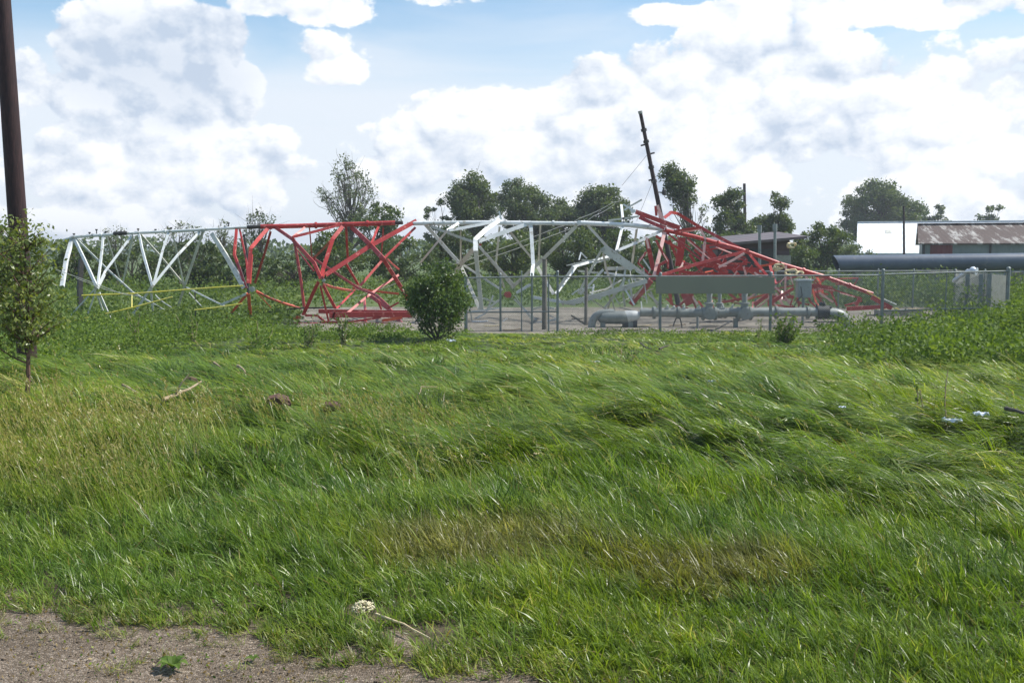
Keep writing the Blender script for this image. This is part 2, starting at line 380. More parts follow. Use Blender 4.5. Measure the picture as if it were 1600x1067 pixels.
# gravel road edge curve: pixel boundary (py as function of px)
def road_Y(x):   # far edge of the gravel, wobbling
    return 4.60-0.385*(x+2.43)+0.10*(vnoise(x, x*0, .45, 21)-.5)+0.14*(vnoise(x, x*0, .12, 22)-.5)
xs = np.linspace(-14, 6, 900); ts = np.linspace(0, 1, 60)
Xg, Tg = np.meshgrid(xs, ts); Yg = -8+(road_Y(Xg)+.30+.15*vnoise(Xg, Xg*0, .3, 23)+8)*Tg
Zg = gz(Xg, Yg)+0.004
v = np.stack([Xg, Yg, Zg], -1).reshape(-1, 3); i = np.arange(899)[None, :]+np.arange(59)[:, None]*900
f = np.stack([i, i+1, i+901, i+900], -1).reshape(-1, 4)
o = bigmesh('gravel_road', v, f, M['gravelnear'], smooth=True); tag(o, kind='structure')
# gravel pad of the compound
def pad_in(X, Y_):
    n_ = 1.0*(vnoise(X, Y_, 1.3, 31)-.5)
    u = X/Y_*1600+800
    front = 31.2+n_*.5+1.2*(vnoise(X, X*0, 2.2, 33)-.5)
    return (Y_ > front+.8*(u < 640)) & (Y_ < 45.5+n_) & (u > 470+n_*30) & (u < 1535-(Y_-31)*6.2+n_*20)
xs = np.linspace(-9, 21, 601); ys = np.linspace(30, 47, 341)
v, f = gridmesh(xs, ys, lambda X, Y_: gz(X, Y_)+.012)
cx = v[f].mean(1); f = f[pad_in(cx[:, 0], cx[:, 1])]
o = bigmesh('gravel_pad', v, f, M['gravelfar'], smooth=True); tag(o, kind='structure')

# ------------------------------------------------------------------ grass blades
def blades(n, pos, L, wd, th0, th1, az_, seg):
    """n blades as ribbons: returns verts (n,(seg+1)*2,3), faces"""
    t = np.linspace(0, 1, seg+1)
    p = np.zeros((n, seg+1, 3)); p[:, 0] = pos
    dirs = np.stack([np.cos(az_), np.sin(az_)], -1)
    for i in range(seg):
        th = th0+(th1-th0)*((i+.5)/seg)**.8
        ds = L/seg
        p[:, i+1, 0] = p[:, i, 0]+dirs[:, 0]*np.sin(th)*ds
        p[:, i+1, 1] = p[:, i, 1]+dirs[:, 1]*np.sin(th)*ds
        p[:, i+1, 2] = p[:, i, 2]+np.cos(th)*ds
    tw = rng.uniform(-1.2, 1.2, n)+az_+np.pi/2
    side = np.stack([np.cos(tw), np.sin(tw), rng.uniform(-.4, .4, n)], -1)
    wt = np.array([.75]+[1.0]*(seg-2)+[.7, .08]) if seg >= 2 else np.array([1, .1])
    wt = wt[:seg+1]; wt[-1] = .08
    off = side[:, None, :]*(wd[:, None]*wt[None, :])[:, :, None]*.5
    v_ = np.stack([p-off, p+off], 2).reshape(n, (seg+1)*2, 3)
    # keep above the ground
    gzv = gz(v_[..., 0], v_[..., 1])+.004+0.012*rng.random((n, 1))
    v_[..., 2] = np.maximum(v_[..., 2], gzv)
    k = (seg+1)*2; b = (np.arange(n)*k)[:, None, None]; s_ = np.arange(seg)[None, :, None]*2
    f_ = b+s_+np.array([0, 1, 3, 2])[None, None, :]
    return v_.reshape(-1, 3), f_.reshape(-1, 4), k
def sample(n, y0, y1, m_=.56, pad=.8):
    Y_ = np.exp(rng.uniform(np.log(y0), np.log(y1), n)); X = rng.uniform(-1, 1, n)*(m_*Y_+pad)
    return X, Y_
def pxy(X, Y_):
    z = gz(X, Y_)-EYE; c_, s_ = math.cos(PITCH), math.sin(PITCH)
    d = Y_*c_-z*s_; v_ = (Y_*s_+z*c_)/d
    return 800+FPX*X/d, 533.5-FPX*v_
def keep_grass(X, Y_):
    edge = road_Y(X)
    soil = vnoise(X, Y_, .22, 91)*.6+vnoise(X, Y_, .07, 92)*.4
    bare = (Y_ < edge+.35) & (soil > .45+.45*(Y_-edge)/.35)
    px_, py_ = pxy(X, Y_)
    bare |= (((px_-572)/38)**2+((py_-965)/24)**2 < 1) & (rng.random(len(X)) < .93)
    bare |= (((px_-670)/75)**2+((py_-1000)/26)**2+1.2*(soil-.5) < .9) & (rng.random(len(X)) < .9)
    return (Y_ > edge+.02) & ~bare & ~pad_in(X, Y_)
Xc, Yc_ = sample(46000, 2.6, 33)
NB = 15
X = np.repeat(Xc, NB); Y_ = np.repeat(Yc_, NB)
cid = np.repeat(np.arange(len(Xc)), NB)
layc = sstep(Y_, 8, 11)
spr = .024*(Y_/6)**.8*(1+.2*layc)
X = X+rng.normal(0, 1, len(X))*spr; Y_ = Y_+rng.normal(0, 1, len(X))*spr*(1.1)
crn = rng.normal(0, 1, (len(Xc), 4))[cid]
k = keep_grass(X, Y_); crn = crn[k]; X, Y_ = X[k], Y_[k]; n = len(X)
PX, PY = pxy(X, Y_)
fl = vnoise(X, Y_, 1.1, 41); fl2 = vnoise(X, Y_, .4, 42)
thr = 7.5+1.6*(vnoise(X, Y_, 1.6, 43)-.5)+2.3*sstep(X, -.6, -3.5)-.9*sstep(X, .6, 2.2)
lay = sstep(Y_, thr-.9, thr+.7)
lay = np.clip(lay-.45*sstep(vnoise(X, Y_, 1.5, 44), .58, .8), 0, 1)
cl1 = vnoise(X, Y_, .16, 46); cl2 = vnoise(X, Y_, .09, 47); cl3 = vnoise(X+.3*Y_, Y_*1.5, .55, 48)
short = 1-sstep(Y_-road_Y(X).clip(3.0, 5.4), .3, 1.5)
short = np.maximum(short, 1-sstep(Y_, 4.3, 5.3))
near_edge = 1-sstep(Y_-road_Y(X), 0, .45)
n = len(X)
L = (.125+.085*fl)*(1-lay)+lay*(.17+.16*fl2)*(1+.45*sstep(Y_, 8, 14))
L *= (.7+.6*cl3)*np.exp(.22*crn[:, 0]); L *= 1-.40*short; L *= (1-.45*near_edge)
L *= rng.uniform(.6, 1.2, n); L *= 1-.62*sstep(Y_, 17, 29)-.0*Y_
sw = vnoise(X, Y_, 2.6, 101)+.5*vnoise(X, Y_, 1.2, 102)     # swirls in the matted part
wind = (2.72+1.2*(fl-.5)+1.1*(fl2-.5))*(1-lay)+lay*(2.95+2.3*(sw-.75))
az_ = wind+crn[:, 1]*(.30*lay+.75*(1-lay))+rng.normal(0, .16*lay+.55*(1-lay)+.5*short, n)
th0 = (1-lay)*rng.uniform(.1, .55, n)+lay*np.clip(.98+.28*crn[:, 2]+rng.normal(0, .16, n), .1, 1.4)
th1 = (1-lay)*np.clip(1.25+.35*crn[:, 2]+rng.normal(0, .35, n), .3, 2.2)+lay*np.clip(1.72+.12*crn[:, 3]+rng.normal(0, .15, n), 1.2, 2.0)
wd = np.clip(.00080*Y_, .0042, .024)*rng.uniform(.5, 1.5, n)*np.exp(.15*crn[:, 3])
base = gz(X, Y_)+(1-.8*sstep(Y_, 18, 28))*lay*(.05+.05*crn[:, 0]).clip(0, .16)*(.4+cl3)
brown = sstep(np.minimum(((PX-760)/190)**2+((PY-862)/46)**2, ((PX-1060)/200)**2+((PY-900)/42)**2)+1.6*(vnoise(X, Y_, .5, 51)-.5)+rng.normal(0, .25, n), 1.35, .1)*.50
brown = np.maximum(brown, (rng.random(n) < .03)*.8)
brown = np.maximum(brown, near_edge*.5*(rng.random(n) < .5))
rn = np.clip(.45+.16*crn[:, 1]*1.0+.19*rng.normal(0, 1, n)+.16*lay*sstep(Y_, 10, 15)*sstep(PX, 300, 900)+.18*(vnoise(X, Y_, .8, 52)-.5), 0, 1)
for nm, sel, seg in (('near', Y_ < 10, 4), ('far', Y_ >= 10, 3)):
    s_ = np.where(sel)[0]
    v, f, kk = blades(len(s_), np.stack([X[s_], Y_[s_], base[s_]], -1), L[s_], wd[s_], th0[s_], th1[s_], az_[s_], seg)
    o = bigmesh('grass', v, f, M['grass'], rnd={'rnd': np.repeat(rn[s_], kk), 'brown': np.repeat(brown[s_], kk)}, smooth=True)
    tag(o, 'wind combed green grass close to the road edge' if nm == 'near' else 'wind flattened green grass between the verge and the fence', 'grass', kind='stuff')
# tufts on the gravel border
cxs = rng.uniform(-3.4, 1.2, 60); cys = road_Y(cxs)-rng.uniform(0.0, .55, 60)**1.0*rng.uniform(.2, 1, 60)
X = np.repeat(cxs, 30)+rng.normal(0, .03, 1800); Y_ = np.repeat(cys, 30)+rng.normal(0, .02, 1800)
v, f, kk = blades(1800, np.stack([X, Y_, gz(X, Y_)+.004], -1), rng.uniform(.02, .08, 1800), np.full(1800, .003), rng.uniform(.2, .9, 1800), rng.uniform(.9, 1.6, 1800), rng.uniform(0, 6.28, 1800), 3)
tag(bigmesh('grass_tufts', v, f, M['grass'], rnd={'rnd': np.repeat(rng.random(1800), kk), 'brown': np.repeat(rng.random(1800)*.7, kk)}), 'small grass tufts rooted in the gravel border', 'grass', kind='stuff')
# seed stalks
def stalks(n, X, Y_, h, lean, name, label, headcol=.85):
    n = len(X); az2 = 2.7+rng.normal(0, .5, n); seg = 4
    L2 = h*rng.uniform(.7, 1.2, n)
    v1, f1, k1 = blades(n, np.stack([X, Y_, gz(X, Y_)], -1), L2, np.clip(.0006*Y_, .0022, .012), rng.uniform(.05, .3, n)*lean, rng.uniform(.3, .9, n)*lean, az2, seg)
    tip = v1.reshape(n, k1, 3)[:, -1]; prev = v1.reshape(n, k1, 3)[:, -3]; d = tip-prev; d /= np.linalg.norm(d, axis=1)[:, None]+1e-9
    # head: several little spikelets
    m_ = 7; hv = []; 
    tpos = rng.uniform(-.02, .09, (n, m_)); c_ = tip[:, None]+d[:, None]*tpos[..., None]*1.0+rng.normal(0, .005, (n, m_, 3))
    c_ -= d[:, None]*.06
    sd = rng.normal(0, 1, (n, m_, 3)); dd = d[:, None]+.35*rng.normal(0, 1, (n, m_, 3)); dd /= np.linalg.norm(dd, axis=-1, keepdims=True)
    sd = np.cross(dd, sd); sd /= np.linalg.norm(sd, axis=-1, keepdims=True)
    hl = .014+.0006*Y_[:, None, None]; hw = np.clip(.0005*Y_, .0025, .012)[:, None, None]
    q4 = np.stack([c_-dd*hl, c_+sd*hw, c_+dd*hl, c_-sd*hw], 2).reshape(-1, 3)
    f2 = np.arange(n*m_*4).reshape(-1, 4)+len(v1)
    v_ = np.concatenate([v1, q4]); f_ = np.concatenate([f1, f2])
    rr = np.concatenate([np.repeat(rng.uniform(.3, .8, n), k1), np.repeat(rng.uniform(.5, 1, n*m_), 4)])
    bb = np.concatenate([np.repeat(rng.uniform(.1, .5, n), k1), np.repeat(rng.uniform(.5, 1.0, n*m_)*headcol, 4)])
    tag(bigmesh(name, v_, f_, M['grass'], rnd={'rnd': rr, 'brown': bb}), label, 'grass', kind='stuff')
X, Y_ = sample(20000, 5.6, 9.8); PX, PY = pxy(X, Y_)
k = (PX < 640+120*rng.normal(0, 1, len(X))) & (rng.random(len(X)) < .40) & (vnoise(X, Y_, .9, 61) > .3) & (Y_ > road_Y(X)+1.3)
stalks(0, X[k], Y_[k], .42, 1.0, 'seed_grass', 'tall seeding grass standing on the left verge')
X, Y_ = sample(5200, 5.4, 24); k = (rng.random(len(X)) < .14)
stalks(0, X[k], Y_[k], .45, 1.5, 'seed_stalks', 'scattered pale seed stalks leaning over the flattened grass')

# ------------------------------------------------------------------ leaf clouds
def leafquads(c_, size, droop=0.0, asp=.55):
    n = len(c_); a = rng.normal(0, 1, (n, 3)); a[:, 2] -= droop; a /= np.linalg.norm(a, axis=1)[:, None]
    b = np.cross(a, rng.normal(0, 1, (n, 3))); b /= np.linalg.norm(b, axis=1)[:, None]
    sz = (size*rng.uniform(.6, 1.3, n))[:, None]
    nn = np.cross(a, b)*sz*.15
    v_ = np.stack([c_-a*sz, c_+b*sz*asp+nn, c_+a*sz, c_-b*sz*asp+nn], 1)
    return v_.reshape(-1, 3), np.arange(n*4).reshape(-1, 4)
def crown_mesh(cl, rad, per, leaf, mat_, parent, name='crown', squash=.8):
    """cl (k,3) cluster centres, rad (k,)"""
    cs = []
    for c_, r_ in zip(cl, rad):
        m_ = max(6, int(per*3.4*r_**1.8)); d = rng.normal(0, 1, (m_, 3)); d /= np.linalg.norm(d, axis=1)[:, None]
        rr = r_*(rng.uniform(.1, 1.0, m_)**.6)*rng.uniform(.75, 1.3, m_)
        cs.append(c_+d*rr[:, None]*np.array([1, 1, squash]))
    c_ = np.concatenate(cs)
    v_, f_ = leafquads(c_, leaf)
    return bigmesh(name, v_, f_, mat_, parent, rnd=np.repeat(np.clip(rng.beta(2, 2, len(c_)), 0, 1), 4))
def wig(a, b, k=5, amp=.06):
    a = Vector(a); b = Vector(b); L_ = (b-a).length; out = []
    o1 = Vector(rng.normal(0, 1, 3))*L_*amp; 
    for i in range(k+1):
        t = i/k; out.append(a.lerp(b, t)+o1*math.sin(math.pi*t)+Vector(rng.normal(0, 1, 3))*L_*amp*.18*(0 < i < k))
    return out
def tree(name, label, cat, px, top, wpx, Y, nclus=34, crf=.62, leaf=.115, per=110, mt='oak', trunk=.16, lean=0.0, crad=.27, group='trees beyond the fallen tower', shape=1.0, bark='bark', base_px=None, twigs=0, rfac=1.0):
    tp = V(px, top, Y); bx = (base_px-800)/FPX*Y if base_px else tp.x-lean
    bz = gzf(bx, Y)-.1; H = tp.z-bz; W = wpx/FPX*Y/2
    root = thing(name, label, cat, (bx, Y, bz), group)
    cb = bz+H*(1-crf); cz = (cb+tp.z)/2; hh = (tp.z-cb)/2
    cl = []; rad = []
    i = 0
    while len(cl) < nclus and i < 5000:
        i += 1
        d = rng.normal(0, 1, 3); d /= np.linalg.norm(d); rr = rng.uniform(.25, 1)**.5
        r0 = crad*min(W, hh)*rng.uniform(.6, 1.25)
        zc = d[2]*rr
        taper = (1-.35*abs(zc)**2*shape)*(.62+.75*hash2(np.array([int((zc+1)*2.6)]), np.array([1 if d[0] > 0 else 0]), int(px))[0])
        c_ = np.array([tp.x-lean*(1-(zc+1)/2)*.5+d[0]*rr*(W-r0*.6)*taper, Y+d[1]*rr*(W-r0*.6)*taper, cz+zc*(hh-r0*.6)])
        if all(np.linalg.norm((c_-o_)) > .55*(r0+q_)*.7 for o_, q_ in zip(cl, rad)): cl.append(c_); rad.append(r0)
        elif i > 900: cl.append(c_); rad.append(r0*.8)
    CA = np.array(cl); RA = np.array(rad)
    x0_, x1_ = (CA[:, 0]-RA).min(), (CA[:, 0]+RA).max(); z0_, z1_ = (CA[:, 2]-RA*.8).min(), (CA[:, 2]+RA*.8).max()
    fx_ = 2*W*.97/(x1_-x0_); fz_ = (tp.z-cb)/(z1_-z0_)
    CA[:, 0] = tp.x-W*.97+(CA[:, 0]-x0_)*fx_; CA[:, 2] = cb+(CA[:, 2]-z0_)*fz_; cl = list(CA)
    tr = MB(); b0 = Vector((bx, Y, bz)); t1 = Vector((tp.x-lean*.2, Y, cb+hh*1.2))
    tk = wig(b0, t1, 7, .03); tr.tube(tk, [trunk*(1.15-.8*i/7) for i in range(8)], 8)
    for c_, r_ in zip(cl, rad):
        zt = (c_[2]-bz)/H; s_i = min(6, max(1, int(7*max(.15, zt*.75-.12)/max(.3, (1-crf)+crf*.6))))
        p0 = tk[s_i]; pts = wig(p0, c_, 4, .08); r0 = trunk*.38
        tr.tube(pts, [r0, r0*.75, r0*.5, r0*.35, r0*.15], 5)
        for _ in range(2+twigs):
            e = Vector(c_)+Vector(rng.normal(0, 1, 3))*r_*(.65 if not twigs else 1.0)
            tr.tube(wig(pts[2+rng.integers(0, 2)], e, 3, .1), [r0*.35, r0*.25, r0*.18, r0*.08], 4)
    tr.build('trunk', M[bark], root)
    crown_mesh(np.array(cl), np.array(rad)*rfac, per, leaf, M[mt], root)
    return root

# far trees seen above the tower and behind it
TG = 'trees beyond the fallen tower'
tree('tree', 'lone tall tree with thin airy grey-green crown above the red truss', 'tree', 543, 239, 104, 92, 64, .66, .11, 30, 'grey', .17, crad=.22, group=TG, twigs=2)
tree('tree', 'small wispy bare-branched tree left of the lone tall tree', 'tree', 405, 322, 66, 62, 24, .5, .085, 34, 'grey', .08, crad=.30, group=TG, twigs=3)
tree('tree', 'bushy green tree beside the foot of the lone tall tree', 'tree', 592, 313, 86, 80, 36, .75, .12, 110, 'oak2', .14, group=TG)
tree('tree', 'small dark round tree left of the dark wide oaks', 'tree', 684, 308, 50, 100, 18, .7, .14, 120, 'oak', .14, group=TG)
tree('tree', 'dark broad-crowned tree, leftmost of the three tall dark ones above the white truss', 'tree', 741, 266, 96, 100, 44, .62, .14, 120, 'oak', .22, group=TG, crad=.30)
tree('tree', 'dark wide tree in the middle of the three tall dark ones above the white truss', 'tree', 818, 276, 112, 104, 50, .66, .14, 120, 'oak', .22, group=TG)
tree('tree', 'dark wide tree, rightmost of the three tall dark ones above the white truss', 'tree', 926, 286, 132, 104, 62, .72, .14, 120, 'oak', .22, group=TG)
tree('tree', 'lower dark tree filling the gap between the middle and right tall dark trees', 'tree', 872, 306, 90, 108, 36, .8, .14, 120, 'oak2', .18, group=TG)
tree('tree', 'storm-bent tree with lopsided crown right of the leaning pole', 'tree', 1060, 251, 66, 84, 22, .42, .12, 130, 'oak', .17, lean=-2.4, group=TG, crad=.42)
tree('tree', 'sparse broken-topped tree behind the storm-bent tree', 'tree', 1082, 296, 62, 86, 18, .62, .13, 28, 'oak2', .12, lean=.6, group=TG, twigs=3)
tree('tree', 'dense dark tree left of the small distant pole behind the red wreckage', 'tree', 1150, 290, 78, 88, 40, .74, .13, 130, 'oak', .2, group=TG, crad=.30)
tree('tree', 'dark two-lobed tree right of the small distant pole', 'tree', 1208, 299, 74, 90, 32, .72, .13, 130, 'oak', .2, group=TG, crad=.32)
tree('tree', 'light green low tree between the brown shed and the white barn', 'tree', 1285, 345, 90, 80, 40, .85, .12, 110, 'oak2', .14, group=TG)
tree('tree', 'large multi-stemmed tree rising behind the white-roofed barn', 'tree', 1376, 279, 126, 150, 70, .8, .19, 75, 'oak', .28, group=TG)
tree('tree', 'low dark tree peeping over the barn between two bigger crowns', 'tree', 1436, 318, 52, 158, 30, .8, .28, 40, 'oak', .2, group=TG)
tree('tree', 'small rounded tree above the left end of the rusty roof', 'tree', 1465, 318, 46, 160, 30, .8, .26, 34, 'grey', .2, group=TG)
tree('tree', 'small pointed tree showing above the rusty roof near the right edge', 'tree', 1552, 318, 50, 160, 26, .75, .26, 34, 'oak', .2, group=TG, shape=2)
hedge = [(120, 372, 120, 58, 'bushy tree behind the left end of the white truss', 'oak2'), (205, 378, 110, 60, 'dense dark shrub tree behind the first white panel', 'oak'),
         (300, 366, 120, 58, 'dense shrub tree behind the middle of the white truss', 'oak'), (280, 342, 70, 62, 'thin-topped tree rising over the left white chord', 'grey'),
         (345, 340, 60, 64, 'sparse tree rising over the white chord near the red part', 'grey'), (180, 350, 70, 66, 'faint sparse tree over the far left chord', 'grey'),
         (375, 385, 110, 56, 'low shrub tree behind the white and red joint', 'oak2'), (460, 392, 110, 60, 'mid-green shrub behind the left red panel', 'oak2'),
         (525, 352, 110, 62, 'green bushy tree behind the middle red panel', 'oak2'), (630, 368, 120, 62, 'dark tree behind the right red panel', 'oak'),
         (720, 348, 120, 66, 'dark tree behind the left white panel near the bush', 'oak'), (800, 352, 110, 70, 'dense tree behind the bent white brace', 'oak2'),
         (880, 350, 120, 66, 'dense tree behind the cables of the white truss', 'oak'), (960, 355, 120, 68, 'dense green tree behind the white braces near the wreckage', 'oak2'),
         (1040, 372, 110, 64, 'dense tree behind the curled red steel', 'oak2'), (1110, 352, 100, 74, 'broad low tree behind the top of the red wreckage', 'oak2'),
         (1252, 366, 60, 72, 'slim green tree at the right corner of the brown shed', 'oak2'), (1330, 378, 90, 96, 'low bush in front of the left barn corner', 'oak2'),
         (-10, 350, 110, 52, 'tall shrub behind the pole at the left edge', 'oak2')]
for (px, top, wp, Y, lab, mt) in hedge:
    sparse = mt == 'grey'
    tree('shrub_tree', lab, 'tree', px, top, wp, Y, 20 if sparse else 46, .6 if sparse else .92, .075 if sparse else .10, 60 if sparse else 120, mt, .09, group='shrubby trees of the hedge line', crad=.28, twigs=3 if sparse else 0)

# distant wood line and hills
v_ = []; xs = np.linspace(-900, 900, 181)
hz = 5.2+3.2*vnoise(xs, xs*0, 160, 71)+1.2*vnoise(xs, xs*0, 25, 72)
ridge = MB()
for i in range(180):
    ridge.add([(xs[i], 640, -2), (xs[i+1], 640, -2), (xs[i+1], 700, hz[i+1]-3), (xs[i], 700, hz[i]-3)], [(0, 1, 2, 3)])
mh, t, p, out = mat('far_hill_woods'); pos = t.new('ShaderNodeNewGeometry').outputs['Position']
t.put(p.inputs['Base Color'], t.mix(t.noise(pos, .12, 5, .6), (.05, .085, .06), (.10, .14, .10))); p.inputs['Roughness'].default_value = 1
tag(ridge.build('hills', mh), kind='structure')
n = 15000; X = rng.uniform(-190, 190, n); Y_ = rng.uniform(170, 200, n)
top = 1.5+2.2*vnoise(X, Y_*0, 9, 73)+1.2*vnoise(X, Y_*0, 3, 74); Z = -1+rng.random(n)**.6*(top+1)
v, f = leafquads(np.stack([X, Y_, Z], -1), .55)
tag(bigmesh('distant_woods', v, f, M['oak2'], rnd=np.repeat(rng.random(n), 4)), 'low distant belt of trees along the horizon', 'woods', kind='stuff')

# ------------------------------------------------------------------ weeds
def weedmass(X, Y_, h, leaf, per, name, label, mt, spread=.12):
    n = len(X); gzv = gz(X, Y_)
    c_ = []; 
    hh = h*rng.uniform(.45, 1.15, n)
    t = rng.random((n, per))**.7
    cx = X[:, None]+rng.normal(0, spread, (n, per))*(.5+.5*t)-.12*t*hh[:, None]; cy = Y_[:, None]+rng.normal(0, spread, (n, per)); cz = gzv[:, None]+t*hh[:, None]
    c_ = np.stack([cx, cy, cz], -1).reshape(-1, 3)
    v_, f_ = leafquads(c_, leaf)
    rr = np.repeat(np.clip(rng.beta(2, 2, (n, 1))*.6+.4*rng.random((n, per)), 0, 1).ravel(), 4)
    tag(bigmesh(name, v_, f_, M[mt], rnd=rr), label, 'weeds', kind='stuff')
def wsel(n, y0, y1, fn, pw=1.0):
    X, Y_ = sample(n, y0, y1, .56, 1.5); PX, PY = pxy(X, Y_); k = fn(X, Y_, PX, PY); return X[k], Y_[k]
# field behind the tower
X, Y_ = wsel(9000, 34, 78, lambda X, Y_, PX, PY: ~pad_in(X, Y_) & (PX < 1500))
weedmass(X, Y_, .30+.9*vnoise(X, Y_, 5, 81)*sstep(Y_, 36, 45)+.2, .085, 9, 'field_weeds', 'rank green weeds covering the field behind the tower', 'weedfar', .28)
# left weeds around tower foot
X, Y_ = wsel(9000, 20, 37, lambda X, Y_, PX, PY: (PX < 430+60*(vnoise(X, Y_, 1.5, 82)-.5)) & (PY < 575+50*(vnoise(X, Y_, 1.2, 83)-.5)-.08*PX))
weedmass(X, Y_, .25+.5*vnoise(X, Y_, 1.5, 84), .045, 13, 'verge_weeds', 'leafy weeds hiding the feet of the white truss', 'weed', .16)
# right weeds in front of the fence
X, Y_ = wsel(16000, 18, 33, lambda X, Y_, PX, PY: (PX > 1270+70*vnoise(X, Y_, 1, 85)) & ((PX > 1370) | (rng.random(len(X)) < .5)) & (PY < 600-(1600-PX)*.06+26*(vnoise(X, Y_, .8, 86)-.5)) & (PY > 506))
hh = (.30+.50*vnoise(X, Y_, 1.1, 87))*(.6+.4*sstep(X/Y_*1600+800, 1300, 1560))
weedmass(X, Y_, hh*1.25+.25*sstep(vnoise(X, Y_, .9, 95), .55, .8), .052, 16, 'roadside_weeds', 'bright green leafy weeds along the right side of the fence', 'weed', .11)
X, Y_ = wsel(9000, 24, 36, lambda X, Y_, PX, PY: (PX > 1560+10*(Y_-30)) & (PX < 1750))
weedmass(X, Y_, .9+1.2*vnoise(X, Y_, .8, 96)*sstep(X/Y_*1600+800, 1570, 1660), .055, 40, 'corner_weeds', 'tall leafy weeds growing against the right fence corner', 'weed', .16)
X, Y_ = wsel(5000, 27.5, 33, lambda X, Y_, PX, PY: (PX > 400) & (PX < 650) & (vnoise(X, Y_, .9, 97) > .42))
weedmass(X, Y_, .12+.25*vnoise(X, Y_, .7, 98), .04, 12, 'edge_weeds', 'leafy weeds along the gravel edge in front of the red beams', 'weed', .12)
# mixed broadleaf patches in the mid grass + weeds at fence foot
X, Y_ = wsel(16000, 20, 32, lambda X, Y_, PX, PY: (vnoise(X, Y_, 1.8, 88) > .60) & (PX > 250) & (PX < 1300))
weedmass(X, Y_, .14, .03, 7, 'ground_weeds', 'low broadleaf weeds scattered in the flattened grass', 'weed', .10)
X, Y_ = wsel(5200, 33, 60, lambda X, Y_, PX, PY: (PX > 1440-(Y_-31)*3.2+80) & (PX < 1760))
weedmass(X, Y_, .5+1.1*vnoise(X, Y_, 2.5, 89), .06, 26, 'bank_weeds', 'tall weeds growing under the big blue pipe', 'weed', .3)
X, Y_ = wsel(6000, 44, 58, lambda X, Y_, PX, PY: (PX > 1290) & (PX < 1700))
weedmass(X, Y_, .7+1.1*vnoise(X, Y_, 2.2, 90), .08, 14, 'pipe_weeds', 'dark weeds behind the back fence beneath the pipe', 'weedfar', .3)

# ------------------------------------------------------------------ bush, sapling, single plants
def bush():
    b = G(682, 533); root = thing('bush', 'dense rounded dark green bush at the left end of the chain-link fence', 'bush', b)
    cl = []; rad = []
    W, H = 1.06*b.y/29, 2.28*b.y/29
    for i in range(84):
        d = rng.normal(0, 1, 3); d /= np.linalg.norm(d); rr = rng.uniform(.2, 1)**.5
        cl.append(np.array([b.x+d[0]*rr*(W-.22), b.y+d[1]*rr*(W-.22), b.z+H*.52+d[2]*rr*(H*.50-.2)])); rad.append(rng.uniform(.12, .36))
    s = MB()
    for k_ in range(7):
        c_ = cl[rng.integers(0, 60)]; s.tube(wig((b.x+rng.normal(0, .06), b.y+rng.normal(0, .05), b.z-.05), c_, 5, .05), [.032, .028, .022, .016, .012, .006], 6)
    for k_ in range(5):
        a_ = rng.uniform(-1, 1); s.tube(wig((b.x, b.y, b.z), (b.x+a_*.75, b.y-.2, b.z+.35), 4, .08), [.014, .012, .01, .008, .004], 5)
    s.build('stems', M['bark'], root)
    crown_mesh(np.array(cl), np.array(rad), 520, .045, M['bush'], root, squash=.95)
bush()
def sapling(px, py, tops, label, spread, nb, nl, leaf=.028, trunk=.028, seedk=0):
    b = G(px, py); root = thing('sapling', label, 'sapling', b, 'young trees at the left edge')
    H = V(px, tops, b.y).z-b.z; s = MB(); lv = []
    tr = wig(b, b+Vector((.05, 0, H*.92)), 8, .015); s.tube(tr, [trunk*(1-.85*i/8) for i in range(9)], 8)
    for i in range(nb):
        t = rng.uniform(.36, .98); k0 = tr[int(t*8)]; a_ = rng.uniform(0, 6.28)
        L_ = spread*(1.15-t*.55)*rng.uniform(.5, 1.1)
        e = k0+Vector((math.cos(a_)*L_, math.sin(a_)*L_, L_*rng.uniform(.3, 1.1)))
        pts = wig(k0, e, 5, .05); s.tube(pts, [trunk*.4, trunk*.32, trunk*.25, trunk*.18, trunk*.12, trunk*.05], 5)
        for j in range(nl):
            u_ = rng.uniform(.15, 1.05); ii = min(4, int(u_*5)); pp = pts[ii].lerp(pts[ii+1], u_*5-ii if u_ < 1 else 1)
            lv.append(np.array(pp)+rng.normal(0, .055, 3))
    s.build('trunk', M['barkred'], root)
    lv = np.array(lv); v_, f_ = leafquads(lv, leaf, .3)
    bigmesh('crown', v_, f_, M['sap'], root, rnd=np.repeat(rng.beta(2, 2, len(lv)), 4))
sapling(42, 632, 330, 'young leafy sapling with thin reddish trunk in front of the big leaning pole', .52, 58, 48, .026)
sapling(-32, 640, 300, 'sapling cut by the left edge of the picture beside the big pole', .8, 50, 50, .024)
def plant(px, py, h, label, n=8, leaf=.04, sp=.12, name='weed_plant', mt='bush', per=26):
    b = G(px, py); root = thing(name, label, 'plant', b, None); s = MB(); lv = []
    for i in range(n):
        e = b+Vector((rng.normal(0, sp), rng.normal(0, sp), h*rng.uniform(.6, 1.05))); pts = wig(b+Vector((rng.normal(0, sp*.4), 0, -.02)), e, 4, .06)
        s.tube(pts, [.008, .007, .006, .005, .003], 4)
        for j in range(per):
            u_ = rng.uniform(.1, 1); ii = min(3, int(u_*4)); lv.append(np.array(pts[ii].lerp(pts[ii+1], u_*4-ii))+rng.normal(0, sp*.35, 3))
    s.build('stems', M['stick'], root); lv = np.array(lv); v_, f_ = leafquads(lv, leaf)
    bigmesh('leaves', v_, f_, M[mt], root, rnd=np.repeat(rng.random(len(lv)), 4))
plant(482, 546, .95, 'tall dark weed standing in front of the left red beam', 9, .04, .14)
plant(536, 540, .85, 'tall dark weed on the gravel edge between the red beam and the bush', 10, .04, .12)
plant(1226, 540, .80, 'round leafy vine clump in front of the fence post', 22, .05, .19, 'vine_clump', 'weed', 30)
